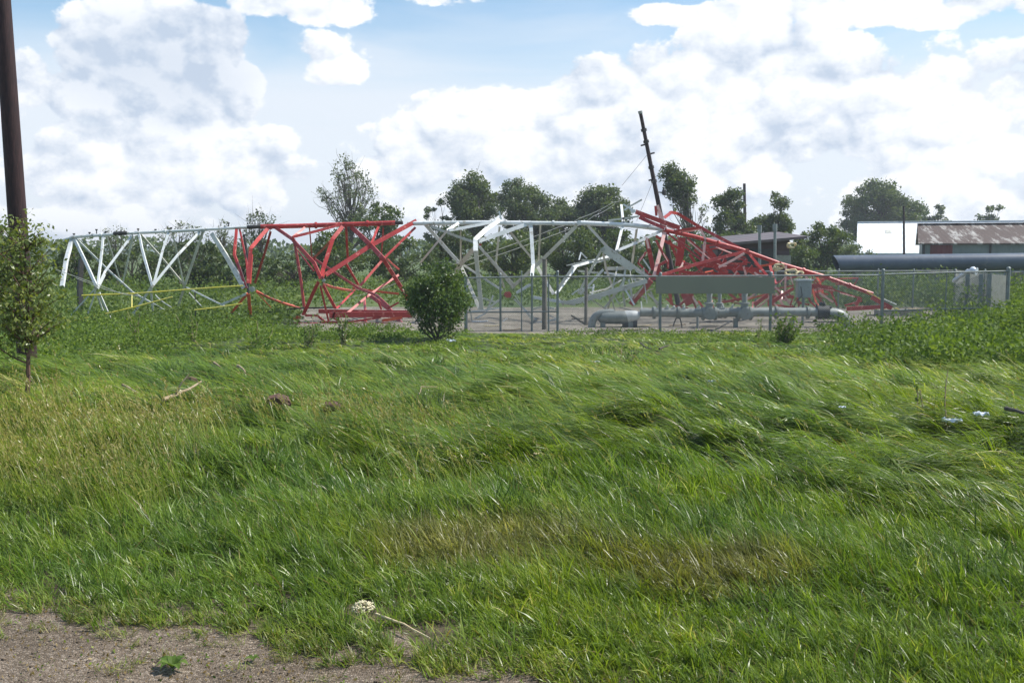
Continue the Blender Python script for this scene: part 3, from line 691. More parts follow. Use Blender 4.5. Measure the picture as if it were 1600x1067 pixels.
plant(1185, 535, .75, 'thin upright weed left of the vine clump', 4, .035, .09, mt='weed', per=14)
plant(1475, 682, .55, 'single upright weed stem beside the white litter', 1, .012, .02, mt='stick' if False else 'bush', per=10)
plant(1434, 668, .42, 'small upright weed in the flattened grass at right', 2, .02, .02, mt='bush', per=16)
plant(980, 572, .55, 'small broken shrub lying in the grass before the fence', 7, .035, .22, mt='weed', per=12)
plant(215, 540, .95, 'leafy upright weed left of the yellow rail', 8, .04, .15, mt='weed')
plant(300, 535, .75, 'leafy weed below the yellow rail', 8, .04, .15, mt='weed')
plant(400, 548, .7, 'leafy weed below the red and white joint', 8, .04, .15, mt='weed')

# ------------------------------------------------------------------ poles
def pole_between(name, label, p0, p1, r0, r1, mt='pole'):
    root = thing(name, label, 'pole', p0)
    d = p1-p0; s = MB(); s.tube([p0+d*(i/10) for i in range(11)], [r0+(r1-r0)*i/10 for i in range(11)], 20)
    s.build('shaft', M[mt], root, smooth=True); return root
p0 = V(44, 575, 21.5); p0.z = gzf(p0.x, 21.5)-.1; p1 = V(-8, -160, 20.3)
pole_between('utility_pole', 'thick dark creosoted pole leaning at the left edge', p0, p1, .20, .15)
def leaning_pole():
    p0 = V(1062, 470, 45); p0.z = gzf(p0.x, 45)-.1; p1 = V(1001, 178, 44)
    root = thing('utility_pole', 'dark bare pole leaning left behind the red wreckage', 'pole', p0)
    d = p1-p0; MB().tube([p0, p0+d*.5, p1], [.12, .10, .075], 12).build('shaft', M['pole2'], root, smooth=True)
    MB().tube([p1, p1+d.normalized()*.12], .095, 12).build('pole_cap', M['gusset'], root)
    sidev = Vector((1, 0, .25)).normalized()
    def at(py):
        for i in range(400):
            q_ = p0+d*i/400
            if V(0, py, q_.y).z < q_.z: return q_
    for py, sg, L_ in ((226, -1, .26), (242, 1, .26), (281, -1, .22)):
        q_ = at(py); s = MB(); s.tube([q_, q_+sidev*sg*L_], .035, 8); s.build('bracket', M['dark'], root)
    for py in (204, 222, 262, 284):
        q_ = at(py); MB().tube([q_-d.normalized()*.06, q_+d.normalized()*.06], .125, 12).build('band', M['dark'], root)
    q_ = at(301)+Vector((.34, 0, 0)); s = MB(); s.tube([q_-Vector((0, 0, .13)), q_-Vector((0, 0, .09)), q_+Vector((0, 0, .09)), q_+Vector((0, 0, .13))], [.05, .09, .09, .05], 10)
    s.tube([q_, q_-Vector((.25, 0, 0))], .02, 6); s.build('insulator', M['dark'], root)
    return root, at
lp, lat = leaning_pole()
def wire(pts, r, name, label, mt='dark', sag=0.0, cat='wire', group=None):
    out = []
    for a, b in zip(pts[:-1], pts[1:]):
        for i in range(12): t = i/12; q_ = a.lerp(b, t); q_.z -= sag*4*t*(1-t); out.append(q_)
    out.append(pts[-1]); o = MB().tube(out, r, 5).build(name, M[mt]); tag(o, label, cat, group)
wire([lat(240), V(972, 290, 42)], .008, 'wire', 'thin slack wire running down left from high on the leaning pole')
wire([lat(281), V(995, 345, 40)], .008, 'wire', 'thin wire hanging left from the middle of the leaning pole')
wire([lat(300), V(1090, 322, 60)], .008, 'wire', 'thin wire going right from the leaning pole towards the trees')
p0 = V(1166, 400, 97); p0.z = -1; pole_between('utility_pole', 'small distant dark pole between two dense trees', p0, V(1163, 287, 97), .17, .13, 'pole2')
p0 = V(1414, 420, 74); p0.z = -1; pole_between('utility_pole', 'thin dark pole in front of the white barn roof', p0, V(1412, 322, 74), .09, .07, 'pole2')
for px, y1, lab in ((1187, 352, 'grey vent post in front of the brown shed, left one'), (1211, 350, 'grey vent post in front of the brown shed, right one')):
    p0 = V(px, 460, 50); p0.z = -.95; q1 = V(px, y1, 50); r_ = thing('metal_post', lab, 'post', p0, 'posts before the brown shed')
    MB().tube([p0, q1], .07, 10).build('shaft', M['galv'], r_, smooth=True); MB().tube([q1-Vector((0, 0, .35)), q1+Vector((0, 0, .0))], .11, 10).build('cap', M['galv'], r_, smooth=True)

# ------------------------------------------------------------------ fallen tower
Z = {'A': (80, 330, 5.335), 'C': (330, 330, 5.338), 'R': (400, 330, 5.335), 'W': (640, 330, 5.335), 'X': (860, 300, 6.67), 'K': (700, 400, 6.667), 'L': (900, 400, 6.667), 'Y': (980, 300, 5.333), 'Z': (1200, 380, 6.667), 'S': (1100, 330, 8.889)}
DEP = {'T': 37.0, 'N': 35.3, 'F': 38.7, 'M': 36.2, 'B': 37.8, 'g': 35.8}
tower = thing('lattice_tower', 'collapsed red and white lattice tower lying across the field and fence', 'tower', (V(700, 500, 36.5).x, 36.5, -.9))
MEM = """
wl A white TN 35 165,235 120,400 85,620
wl A white TN 26 185,225 270,400 370,620
wl A white TF 17 205,230 460,480 680,680 860,780 960,840
wl A white TN 20 430,200 380,640
wl A white TF 14 460,200 580,600
wl A white TN 24 670,205 450,500 380,640
wl A white TF 18 680,205 595,600
wl A white TN 21 725,170 840,620
wl A beige TF 18 735,185 920,390 1110,620
wl A white TN 24 980,170 850,620
wl A white TF 15 1005,165 1105,610
wl A white TN 25 1240,170 1050,370 830,640
wl A white Ng 24 830,640 640,915
wl A beige TF 26 1265,170 1115,610 1060,790
wl C beige TN 40 0,185 130,390 270,640
wl C white TN 14 30,200 240,540 262,600
wl A white Ng 16 370,650 300,870
wl A white Ng 20 395,680 490,895
wl A white Ng 13 380,700 455,900
wl A white Ng 13 370,640 150,880
wl A white Ng 20 830,640 850,860
wl A white FM 13 1125,635 1387,765 1440,790
wl A beige FM 11 1150,680 1250,790
wl A beige Fg 12 870,700 1000,800
wl C white Ng 22 290,690 80,780
wl C white gg 10 80,780 180,745
wl C white gg 9 205,840 270,880
rl C red TN 21 210,135 190,360 290,640
rl C red TN 14 235,145 295,430 305,600
rl C red TN 32 485,130 400,225 330,310 310,600
rl C red TF 20 495,170 365,600
rl C orange Ng 26 310,690 335,930
rl C orange Ng 20 300,690 200,810 110,910
rl C orange NF 15 375,670 694,795
rl C orange NF 11 380,680 500,810
rl R orange NF 15 0,670 380,815
rl R red TM 26 150,130 310,240
rl R red TM 18 420,120 305,215
rl R red MT 22 310,215 740,100
rl R red MN 27 305,240 480,430 540,560
rl R red MN 11 340,320 480,500
rl R red Mg 20 320,260 370,560 400,800
rl R red TF 11 445,140 465,380
rl R red TN 33 740,105 640,230 560,480 540,560
rl R red MF 20 610,260 480,390
rl R red Fg 20 470,390 850,640 1000,700 1110,800
rl R red TF 19 750,130 765,400 750,440 855,620
rl R red TN 34 790,130 950,280 1060,400
rl R red TN 36 1340,80 950,290 580,530
rl R red TM 20 1030,110 960,270
rl R red TN 20 1330,135 1060,400 870,620
rl R red TF 13 1060,140 1040,400
rl R red Ng 29 1060,400 1230,670 1300,790
rl R red NF 14 1090,400 1190,490
rl R red Fg 19 1190,530 940,700 760,850
rl R red Ng 28 520,590 395,860
rl R red Ng 23 560,620 660,810
rl R red Ng 14 535,620 610,960
rl R orange NF 17 560,610 800,665
rl R orange FF 17 800,640 1190,690
rl R red Fg 17 830,650 670,810
rl R red Fg 17 900,720 910,920
rl R red Fg 30 930,690 1110,820 1215,945
rl R red gg 15 1020,760 1045,820
rl R red gg 15 1190,760 1100,810
rl R red gg 17 410,870 510,870 600,950
rl R red NN 40 290,950 420,950
rl R red NN 40 420,950 1100,950
rl R red MM 34 520,835 820,840 1300,845
rl R red NN 44 610,868 900,862 1300,865
rl R red NN 16 540,925 780,925 1040,885
rl R orange NN 24 1050,912 1220,885
rl R orange NN 26 310,895 370,880
rl R red NN 14 660,820 640,890 720,930
wm W white TF 28 120,100 420,440
wm W beige Fg 26 420,440 580,810
wm W beige TM 20 160,120 540,260
wm W white TM 23 420,90 315,160
wm W white MF 17 315,160 140,370 90,430
wm W white MT 24 330,160 720,85
wm W beige TF 13 425,150 425,430
wm W white TN 36 760,70 640,150 548,235 550,330
wm W beige Ng 34 550,330 565,480 600,820
wm W white MT 33 575,250 1000,100
wm W beige MF 36 530,320 420,450 370,540
wm W white MF 22 560,270 720,460 870,640
wm W white MF 14 590,300 880,620
wm W beige TF 17 750,130 720,440 790,640
wm W beige TF 19 840,175 1060,440
wm W white TN 30 1010,100 1030,440 1020,540
wm W beige TF 17 1090,110 1075,430
wm W beige TF 28 1387,130 1060,450 850,640
wm W beige Fg 28 1060,450 1200,690
wm W white Fg 26 1387,460 1220,690
wm W beige Fg 17 450,450 770,660
wm W beige gg 17 750,740 650,810
wm W white gg 23 1010,610 890,680
wm W white gg 11 490,840 750,805
wm W white TT 14 745,0 765,70
wm K white gg 30 890,430 1200,480
wm K beige gg 36 1200,480 1330,500
wm K beige NN 42 1240,490 1600,400
wm L beige NN 46 0,480 740,260
wm K white gg 14 840,710 1140,660
wm K white gg 12 570,680 620,650
wm K beige gg 12 240,740 390,710
wm X white TF 28 350,305 600,580 1030,890
wm X white TM 28 755,345 690,610
wm X white MT 28 700,610 1180,395
wm X beige TF 24 900,390 850,750
wm X beige NN 74 545,585 860,795
wm X white NF 26 240,780 610,670
wm X white Ng 28 240,780 80,1010
wm X beige Ng 22 530,610 290,1060
wm X white NF 22 550,640 580,800 650,1000
wm X white Ng 22 550,810 310,1066
wm X beige FF 36 590,800 870,790
wm X white FM 22 560,840 1020,880
wm X white FT 26 740,130 760,310
wm X beige TT 19 600,300 920,255
wm X beige TT 18 830,150 955,80
wm X white TT 18 760,130 880,200
wm X white TT 16 770,190 830,150
wm X beige NN 18 780,900 720,1000
wm X beige NN 16 820,930 850,1040
wm X beige NN 14 860,760 900,830 1020,890
wm L beige gg 22 430,370 300,540
wm L beige gg 20 490,380 510,530
wm L white gg 18 550,240 590,460
wm L beige gg 18 750,390 860,490
wm L beige gg 16 560,210 640,270
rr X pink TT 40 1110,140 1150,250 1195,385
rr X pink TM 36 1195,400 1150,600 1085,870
rr X red TT 26 1095,145 1105,250
rr Y red TT 38 70,165 440,300
rr Y red TM 30 100,210 310,300
rr Y red TB 26 310,215 370,170 420,180 600,290
rr Y red BT 26 600,290 960,480
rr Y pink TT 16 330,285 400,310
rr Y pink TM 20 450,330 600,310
rr Y red TM 22 380,330 600,296
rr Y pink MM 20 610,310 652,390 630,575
rr Y red TM 16 330,340 620,570
rr Y red TB 22 240,370 450,480
rr Y red FF 60 460,380 430,620
rr Y pink MM 10 500,400 690,560
rr Y red MM 20 500,390 840,670
rr Y red FF 44 640,440 790,620
rr Y red MN 24 1010,490 620,590 290,690
rr Y pink MM 10 740,460 870,510
rr Y red MM 14 870,510 990,550
rr Y red MN 20 1020,520 1170,700
rr Y red FF 16 300,690 880,690
rr Y red BB 28 430,660 1000,720
rr Y red FF 34 700,680 1160,740
rr Y red Ng 44 200,740 30,940
rr Y beige Ng 10 130,790 40,910
rr Y red BB 38 160,370 190,520 220,650
rr Y pink MM 18 160,380 180,470
rr Y red MM 18 160,500 90,590 200,700
rr Y pink MM 8 140,520 100,580
rr Y red MM 20 240,400 290,500 340,570 340,640
rr Y pink MM 8 300,510 338,580
rr Y red MM 22 330,575 270,610 250,690
rr Y red MM 22 270,640 300,720
rr Y red BB 20 700,590 1000,600
rr Y red BB 18 900,660 1000,560
rr Y red gg 14 270,870 285,930
rr Y orange gg 26 355,840 370,940
rr Y red gg 18 440,940 550,850
rr Y red BB 60 470,840 520,940
rr Y red gg 20 840,840 930,910
rr Y red gg 30 1060,940 1170,860
rr Y red MM 16 610,700 560,760
rr Y pink MM 17 970,620 990,690
rr Y pink NN 14 1060,670 1160,740
rr Y red MN 24 1190,610 1220,720 1240,760
rr Y red BB 24 350,400 420,560 520,640
rr Y red BB 24 520,520 640,690
rr Y red FF 30 820,560 760,700
rr Y red BB 22 560,480 740,640 860,700
rr Y pink NN 12 990,900 1070,845
rr Y red BB 30 880,640 960,730
rr Y red FF 36 560,600 1100,650
rr S red BB 14 180,480 380,590 600,720
rr S pink MM 10 180,730 270,770 320,760
rr S red BB 30 640,820 900,900
rr S red FF 40 420,760 700,840
rr S red BB 26 700,720 860,870
rr Z red FF 34 0,560 270,560
rr Z pink MM 17 190,230 180,500
rr Z pink MM 10 120,420 200,330
rr Z red MM 14 70,430 260,320
rr Z pink MM 14 235,350 262,430
rr Z red BB 18 20,200 60,400
rr Z pink MM 10 30,250 60,390
rr Z red BB 22 90,460 160,590
rr Z red BB 14 60,480 270,440
rr Z red gg 28 30,610 270,470
rr Z red gg 22 0,650 140,560
rr Z red BB 22 430,500 620,350
rr Z red BB 13 430,380 940,365 900,430 700,430
rr Z red MM 28 430,450 700,490
rr Z pink MM 8 520,470 690,495
rr Z pink MM 10 750,520 900,560
rr Z red MM 14 700,490 980,580
rr Z red MM 16 430,490 570,580
rr Z red BB 20 640,470 720,650
rr Z red BB 30 960,560 920,650
rr Z red NN 40 820,685 1230,660
rr Z red NN 46 1080,560 1290,680
rr Z red BB 14 660,400 860,430
rr Z red BB 16 980,600 800,650
rr Z red BB 16 300,620 430,640
rr Z red MM 18 480,520 600,650
rr Z white MM 13 1180,570 1340,640
rr Z yellow MM 9 1030,505 1380,700
rr Z galv MM 10 1200,600 1330,670
"""
CH = """
wl white T 26 A:105,240 A:190,215 A:640,185 A:1260,155 C:0,150 C:215,138 C:330,133
wl dark T 33 A:520,188 A:635,183
wl dark T 30 C:300,134 C:415,129
rl red T 38 C:415,130 R:300,125 R:700,113 R:1160,98
rl dark T 30 R:1160,98 R:1225,96
wm white T 36 R:1260,102 W:600,96 W:1010,100
wm white T 34 W:1010,100 W:1387,104 X:300,325
wm white T 48 X:295,322 X:500,332 X:820,345 X:1190,388
rr red T 34 Y:310,318 Y:560,372 Y:960,484 Y:1280,600 Z:600,352 Z:1090,530
"""
LAB = {'wl': 'white section at the left end with crossing braces', 'rl': 'red section left of the bush', 'wm': 'white section bent and sagging behind the fence', 'rr': 'crushed and tapering red section behind the sign board'}
secm = {}
def zp(key, x, y, Y):
    ox, oy, s_ = Z[key]; return V(ox+x/s_, oy+y/s_, Y)
chs = {}
for ln in CH.strip().splitlines():
    sec, mt, dp, wd_, *pts = ln.split()
    P = []
    for q_ in pts:
        kk, c_ = q_.split(':'); x, y = map(float, c_.split(',')); P.append(zp(kk, x, y, DEP[dp]))
    sc_ = Z[pts[0].split(':')[0]][2]; r_ = float(wd_)/sc_/FPX*37/2
    chs.setdefault(sec, []).append((P, r_, mt))
for sec, lst in chs.items():
    main = MB()
    for P, r_, mt in lst:
        if mt in ('dark',): continue
        main.tube(P, r_, 12)
        for q_, q2 in zip(P[:-1], P[1:]):                     # flange pairs along the chord
            L_ = (q2-q_).length; d = (q2-q_).normalized()
            m_ = q_.lerp(q2, .5)
            if L_ > 1.5: main.tube([m_-d*.035, m_+d*.035], r_*1.45, 12)
    o = main.build('tower_section', M['red' if sec[0] == 'r' else 'white'], tower, smooth=True); o['label'] = LAB[sec]; secm[sec] = o
    for P, r_, mt in lst:
        if mt == 'dark': 
            s = MB(); s.tube([P[0].lerp(P[1], t) for t in (0, .1, .3, .5, .7, .9, 1)], [r_*.9, r_*1.1, r_, r_*1.15, r_, r_*1.1, r_*.9], 9)
            d_ = s.build('dark_sleeve', M['dark'], None, smooth=True); d_.parent = o; d_.matrix_parent_inverse = o.matrix_basis.inverted() @ Matrix.Translation(-tower.location) if False else Matrix.Translation(-tower.location)
def sub(o, parent):      # sub-part: all meshes hold world coordinates
    o.parent = parent; return o
for d_ in [x for x in bpy.data.objects if x.name.startswith('dark_sleeve')]: d_.matrix_parent_inverse = Matrix.Identity(4)
for ln in MEM.strip().splitlines():
    sec, key, mt, dp, wd_, *pts = ln.split()
    n_ = len(pts); P = []
    for i, q_ in enumerate(pts):
        x, y = map(float, q_.split(',')); t = i/(n_-1); Y = DEP[dp[0]]*(1-t)+DEP[dp[-1]]*t
        p_ = zp(key, x, y, Y)
        gr = gzf(p_.x, Y)-.06
        if p_.z < gr: p_.z = gr
        P.append(p_)
    wdt = float(wd_)/Z[key][2]/FPX*36.5*(.85 if sec == 'wl' else 1); th = max(.008, wdt*.14)
    # round off the bends
    if n_ > 2:
        Q = [P[0]]
        for i in range(1, n_-1): Q += [P[i].lerp(P[i-1], .16), P[i]*.6+(P[i-1]+P[i+1])*.2*0+P[i]*.4, P[i].lerp(P[i+1], .16)]
        Q.append(P[-1]); Pp = Q
    else:
        sg = rng.normal(0, .012)*(P[1]-P[0]).length
        Pp = [P[0], P[0].lerp(P[1], .33)+Vector((sg*.3, sg, -abs(sg)*.5)), P[0].lerp(P[1], .67)+Vector((0, sg, -abs(sg)*.5)), P[1]]
    h = wdt/2
    s = MB()
    if wdt > .045:
        # L-angle: vertical flange facing the viewer, horizontal flange going back
        s.prof(Pp, [(-h, 0), (h, 0), (h, wdt*.8), (h-th, wdt*.8), (h-th, th), (-h, th)])
    else: s.tube(Pp, h, 7)
    o = s.build('brace', M[mt], None); o.parent = secm[sec]
    if mt in ('pink', 'orange', 'yellow') : o['label'] = {'pink': 'red brace coloured pale pink as sun glare', 'orange': 'orange-red brace', 'yellow': 'thin yellow rod'}[mt]
def randmem(n_, x0, x1, yfun, sec, mts, wlo, whi, ybot):
    for _ in range(n_):
        x = rng.uniform(x0, x1); yt = yfun(x); ya = rng.uniform(yt+4, ybot); a_ = rng.choice([rng.normal(.38, .2), rng.normal(-.45, .35), rng.normal(1.3, .3)])
        l_ = rng.uniform(16, 60); xb = min(x1+12, x+l_*math.cos(a_)); yb = min(max(ya+l_*math.sin(a_), yfun(xb)+4), ybot+6)
        Y = rng.uniform(35.4, 38.0); p_ = V(x, ya, Y); p3 = V(xb, yb, Y+rng.uniform(-.7, .7)); pm = p_.lerp(p3, .5)+Vector(rng.normal(0, .10, 3))
        for q_ in (p_, p3, pm): q_.z = max(q_.z, gzf(q_.x, q_.y)+.02)
        wdt = rng.uniform(wlo, whi); h = wdt/2; th = .008; s = MB()
        s.prof([p_, p_.lerp(pm, .8), pm, pm.lerp(p3, .2), p3], [(-h, 0), (h, 0), (h, wdt*.8), (h-th, wdt*.8), (h-th, th), (-h, th)])
        o = s.build('brace', M[rng.choice(mts)], None); o.parent = secm[sec]
randmem(56, 1030, 1290, lambda x: 352+(x-1030)*.285, 'rr', ['red', 'red', 'red', 'red', 'pink', 'orange'], .035, .08, 476)
randmem(26, 885, 1020, lambda x: 400, 'wm', ['white', 'beige', 'beige'], .03, .075, 482)
randmem(8, 730, 870, lambda x: 455, 'wm', ['white', 'beige'], .03, .07, 505)
GUS = [('wl', 'A', 372, 640, 30, 'N', 'gusset'), ('wl', 'A', 832, 632, 28, 'N', 'gusset'), ('wl', 'A', 592, 600, 18, 'F', 'gusset'), ('wl', 'A', 1110, 612, 20, 'F', 'gusset'), ('wl', 'A', 670, 675, 20, 'F', 'gusset'),
       ('wl', 'A', 465, 495, 18, 'T', 'gusset'), ('wl', 'A', 185, 222, 30, 'T', 'gusset'), ('wl', 'A', 675, 190, 26, 'T', 'gusset'), ('wl', 'A', 730, 185, 22, 'T', 'gusset'), ('wl', 'A', 990, 172, 26, 'T', 'gusset'), ('wl', 'A', 1262, 165, 36, 'T', 'gusset'),
       ('rl', 'C', 340, 650, 62, 'N', 'gusset'), ('rl', 'R', 565, 578, 34, 'N', 'gusset'), ('rl', 'R', 850, 640, 62, 'F', 'tan'), ('rl', 'R', 395, 860, 30, 'N', 'red'), ('rl', 'R', 1050, 400, 48, 'N', 'red'), ('rl', 'R', 945, 285, 52, 'M', 'red'), ('rl', 'R', 470, 395, 32, 'F', 'red'), ('rl', 'R', 306, 228, 26, 'M', 'red'), ('rl', 'R', 740, 115, 46, 'T', 'red'), ('rl', 'R', 120, 135, 46, 'T', 'red'),
       ('wm', 'W', 820, 695, 66, 'g', 'red'), ('wm', 'W', 590, 280, 26, 'N', 'red'), ('wm', 'W', 425, 445, 44, 'F', 'gusset'), ('wm', 'W', 1068, 448, 40, 'F', 'gusset'), ('wm', 'W', 555, 255, 36, 'M', 'white'), ('wm', 'W', 1010, 105, 40, 'T', 'white'), ('wm', 'W', 120, 100, 34, 'T', 'white'),
       ('wm', 'X', 300, 320, 60, 'T', 'white'), ('wm', 'X', 860, 200, 60, 'T', 'white'), ('wm', 'X', 545, 600, 56, 'N', 'gusset'), ('wm', 'X', 700, 620, 40, 'M', 'gusset'), ('rr', 'X', 1190, 392, 52, 'T', 'red'), ('rr', 'X', 1075, 900, 70, 'N', 'red'), ('rr', 'Y', 1000, 486, 36, 'M', 'red'), ('rr', 'Y', 605, 300, 30, 'M', 'red'), ('rr', 'Z', 440, 480, 44, 'M', 'red'), ('rr', 'Z', 600, 360, 40, 'T', 'red')]
for sec, key, x, y, wz, dp, mt in GUS:
    Y = DEP[dp]-.06; c_ = zp(key, x, y, Y); a = wz/Z[key][2]/FPX*Y/2; s = MB()
    k_ = 6; ang = rng.uniform(0, 1); pr = [(a*(1+.12*rng.normal())*math.cos(ang+2*math.pi*i/k_), a*.8*(1+.12*rng.normal())*math.sin(ang+2*math.pi*i/k_)) for i in range(k_)]
    vs = [(c_.x+px_, c_.y-.012, c_.z+pz_) for px_, pz_ in pr]+[(c_.x+px_, c_.y+.012, c_.z+pz_) for px_, pz_ in pr]
    s.add(vs, [tuple(range(k_)), tuple(range(k_, 2*k_))[::-1]]+[(i, i+k_, (i+1) % k_+k_, (i+1) % k_) for i in range(k_)])
    for i in range(4):
        s.tube([(c_.x+a*.5*math.cos(i*1.57+.7), c_.y-.03, c_.z+a*.4*math.sin(i*1.57+.7)), (c_.x+a*.5*math.cos(i*1.57+.7), c_.y+.02, c_.z+a*.4*math.sin(i*1.57+.7))], .012, 6)
    o = s.build('gusset_plate', M[mt], None); o.parent = secm[sec]
# little bolts/steps along the white chord
for key, x, y in (('A', 190, 200), ('A', 320, 190), ('A', 378, 165), ('A', 455, 182), ('A', 725, 160), ('A', 870, 165), ('A', 1000, 150), ('C', 145, 110), ('X', 595, 265), ('X', 760, 285), ('X', 815, 320), ('X', 1035, 360), ('X', 180, 300)):
    c_ = zp(key, x, y, 37); s = MB(); s.tube([c_+Vector((0, 0, .05)), c_-Vector((0, 0, .12))], .018, 6); s.box(c_+Vector((0, 0, .04)), (.07, .05, .05)); o = s.build('step_bolt', M['dark'], None)
    o.parent = secm['wl' if key in 'AC' else 'wm']
# yellow handrails lying by the tower
def rail(name, label, lst, posts):
    P = [[zp(k_, x, y, Y) for (k_, x, y, Y) in pl] for pl in lst]
    root = thing(name, label, 'railing', (P[0][0].x, P[0][0].y, gzf(P[0][0].x, P[0][0].y)), 'yellow railings under the tower')
    for pl in P: MB().tube(pl, .024, 8).build('rail', M['yellow'], root, smooth=True)
    for a in posts:
        MB().tube([zp(*a[0]), zp(*a[1])], .02, 8).build('post', M['yellow' if len(a) < 3 else a[2]], root)
rail('handrail', 'long pale yellow handrail lying through the left white truss', [[('A', 255, 703, 35), ('A', 680, 687, 35), ('A', 1387, 635, 35), ('C', 265, 622, 35)], [('A', 190, 912, 34.6), ('A', 450, 857, 34.6), ('A', 680, 803, 34.6), ('A', 1010, 715, 34.8)]], [(('A', 672, 690, 35), ('A', 672, 803, 34.7))])
rail('handrail', 'short bright yellow rail at the foot of the red and white joint', [[('A', 1195, 825, 34.4), ('A', 1387, 802, 34.4), ('C', 258, 771, 34.4)]], [(('A', 1203, 825, 34.4), ('A', 1203, 875, 34.4), 'dark'), (('A', 1200, 672, 34.6), ('A', 1200, 740, 34.6), 'dark')])
wire([zp('A', 40, 488, 34), zp('A', 360, 600, 34), zp('A', 590, 690, 34), zp('A', 760, 712, 34)], .011, 'cable', 'pale cable crossing the left end of the white truss, upper one', 'gusset', 0, 'cable', 'cables on the left truss')
wire([zp('A', 205, 558, 34.2), zp('A', 470, 660, 34.2), zp('A', 640, 690, 34.2)], .011, 'cable', 'pale cable just below another in the left white truss', 'gusset', 0, 'cable', 'cables on the left truss')
wire([zp('W', 280, 470, 38), zp('W', 1250, 130, 38), zp('X', 300, 275, 38), zp('X', 650, 110, 38), zp('X', 780, 60, 38)], .011, 'cable', 'upper of two pale guy cables stretched through the white truss', 'beige', .05, 'cable', 'guy cables in the truss')
wire([zp('W', 310, 505, 38.3), zp('W', 1370, 135, 38.3), zp('X', 450, 250, 38.3), zp('X', 670, 125, 38.3)], .011, 'cable', 'lower of two pale guy cables stretched through the white truss', 'beige', .05, 'cable', 'guy cables in the truss')
wire([zp('R', 480, 810, 39), zp('R', 820, 710, 39), zp('R', 1230, 575, 39)], .010, 'cable', 'pale cable sloping behind the red panel', 'beige', .05, 'cable', 'guy cables in the truss')
wire([zp('C', 200, 872, 38), zp('C', 694, 812, 38), zp('R', 370, 808, 38), zp('R', 700, 802, 38)], .03, 'cable', 'thick black cable on the weeds behind the red panel', 'blackhose', 0, 'cable')
q_ = zp('A', 250, 400, 40); q2 = zp('A', 238, 640, 40); r_ = thing('broken_post', 'dark square post among the shrubs at far left', 'post', (q2.x, 40, gzf(q2.x, 40)))
MB().tube([Vector((q2.x, 40, gzf(q2.x, 40)-.1)), q2, q_], [.13, .12, .11], 4).build('shaft', M['dark'], r_)
q_ = zp('C', 275, 205, 40); r_ = MB().tube([zp('C', 300, 360, 40), q_, q_+Vector((.02, 0, .05))], [.05, .05, .07], 8).build('dark_stake', M['dark']); tag(r_, 'short dark stake showing between the first red braces', 'stake')
v0 = r_  # extend the stake to the ground
MB().tube([Vector((zp('C', 303, 360, 40).x, 40, gzf(-9, 40)-.1)), zp('C', 300, 360, 40)], .05, 8).build('stake_foot', M['dark'], None).parent = r_

# ------------------------------------------------------------------ chain-link fence
FY = 32.0
def chain(name, label, p_a, p_b, za, zb, top_a, top_b, posts, mid=True, toprail=True, cell=.07, wr=.0034):
    """fence between ground points; posts as fractions"""
    root = thing(name, label, 'fence', (p_a.x, p_a.y, za), 'chain-link fence runs around the compound')
    L_ = (Vector((p_b.x, p_b.y, 0))-Vector((p_a.x, p_a.y, 0))).length; d = Vector((p_b.x-p_a.x, p_b.y-p_a.y, 0)).normalized()
    def base(t): return Vector((p_a.x, p_a.y, 0))+d*L_*t+Vector((0, 0, za+(zb-za)*t))
    def topz(t): return top_a+(top_b-top_a)*t
    for t, r_, ext in posts:
        b = base(t); tp_ = Vector((b.x, b.y, topz(t)+ext)); o = MB().tube([b-Vector((0, 0, .1)), tp_], r_, 10).build('post', M['galv'], root, smooth=True)
        c_ = MB(); c_.tube([tp_-Vector((0, 0, .01)), tp_+Vector((0, 0, .02)), tp_+Vector((0, 0, .05))], [r_*1.15, r_*1.1, r_*.4], 10); q_ = c_.build('cap', M['galv'], None, smooth=True); q_.parent = o
    if toprail: MB().tube([Vector((base(0).x, base(0).y-.03, topz(0)-.03)), Vector((base(1).x, base(1).y-.03, topz(1)-.03))], .024, 8).build('top_rail', M['galv'], root, smooth=True)
    if mid:
        for (ta, tb) in mid:
            f_ = .37; a = base(ta); b = base(tb); MB().tube([Vector((a.x, a.y-.03, a.z+(topz(ta)-a.z)*f_)), Vector((b.x, b.y-.03, b.z+(topz(tb)-b.z)*f_))], .022, 8).build('mid_rail', M['galv'], root, smooth=True)
    s = MB(); H = ((top_a-za)+(top_b-zb))/2-.05
    nn = int((L_+H)/cell)
    for sgn in (1, -1):
        for i in range(nn+1):
            u0 = i*cell-(H if sgn > 0 else 0); u1 = u0+H*sgn if sgn > 0 else u0-H
            h0, h1 = 0.0, H
            ua, ub = u0, u1
            if sgn > 0:
                if ua < 0: h0 = -ua; ua = 0
                if ub > L_: h1 = H-(ub-L_); ub = L_
            else:
                if ub < 0: h1 = H+ub; ub = 0
                if ua > L_: h0 = ua-L_; ua = L_
            if h1 <= h0+.02: continue
            A_ = base(ua/L_); B_ = base(ub/L_); s.tube([A_+Vector((0, -.035*sgn*.1, h0+.03)), B_+Vector((0, -.035*sgn*.1, h1))], wr, 3, False)
    s.build('chain_link_mesh', M['wiremesh'], root)
    return root
def gp(px, py, Y=FY): p_ = V(px, py, Y); return p_
def frac(px, a, b): return (px-a)/(b-a)
a = gp(728, 520); b = gp(871, 520)
chain('chain_link_fence', 'short chain-link gate section beside the bush with two rails', a, b, a.z, b.z, V(728, 433, FY).z, V(871, 430, FY).z,
      [(0, .055, .02), (frac(782, 728, 871), .035, .06), (frac(815, 728, 871), .02, .12), (frac(831, 728, 871), .032, .05), (frac(857, 728, 871), .025, .0), (1, .04, .10)], [(0, 1)])
a = gp(872, 520); b = gp(1377, 520)
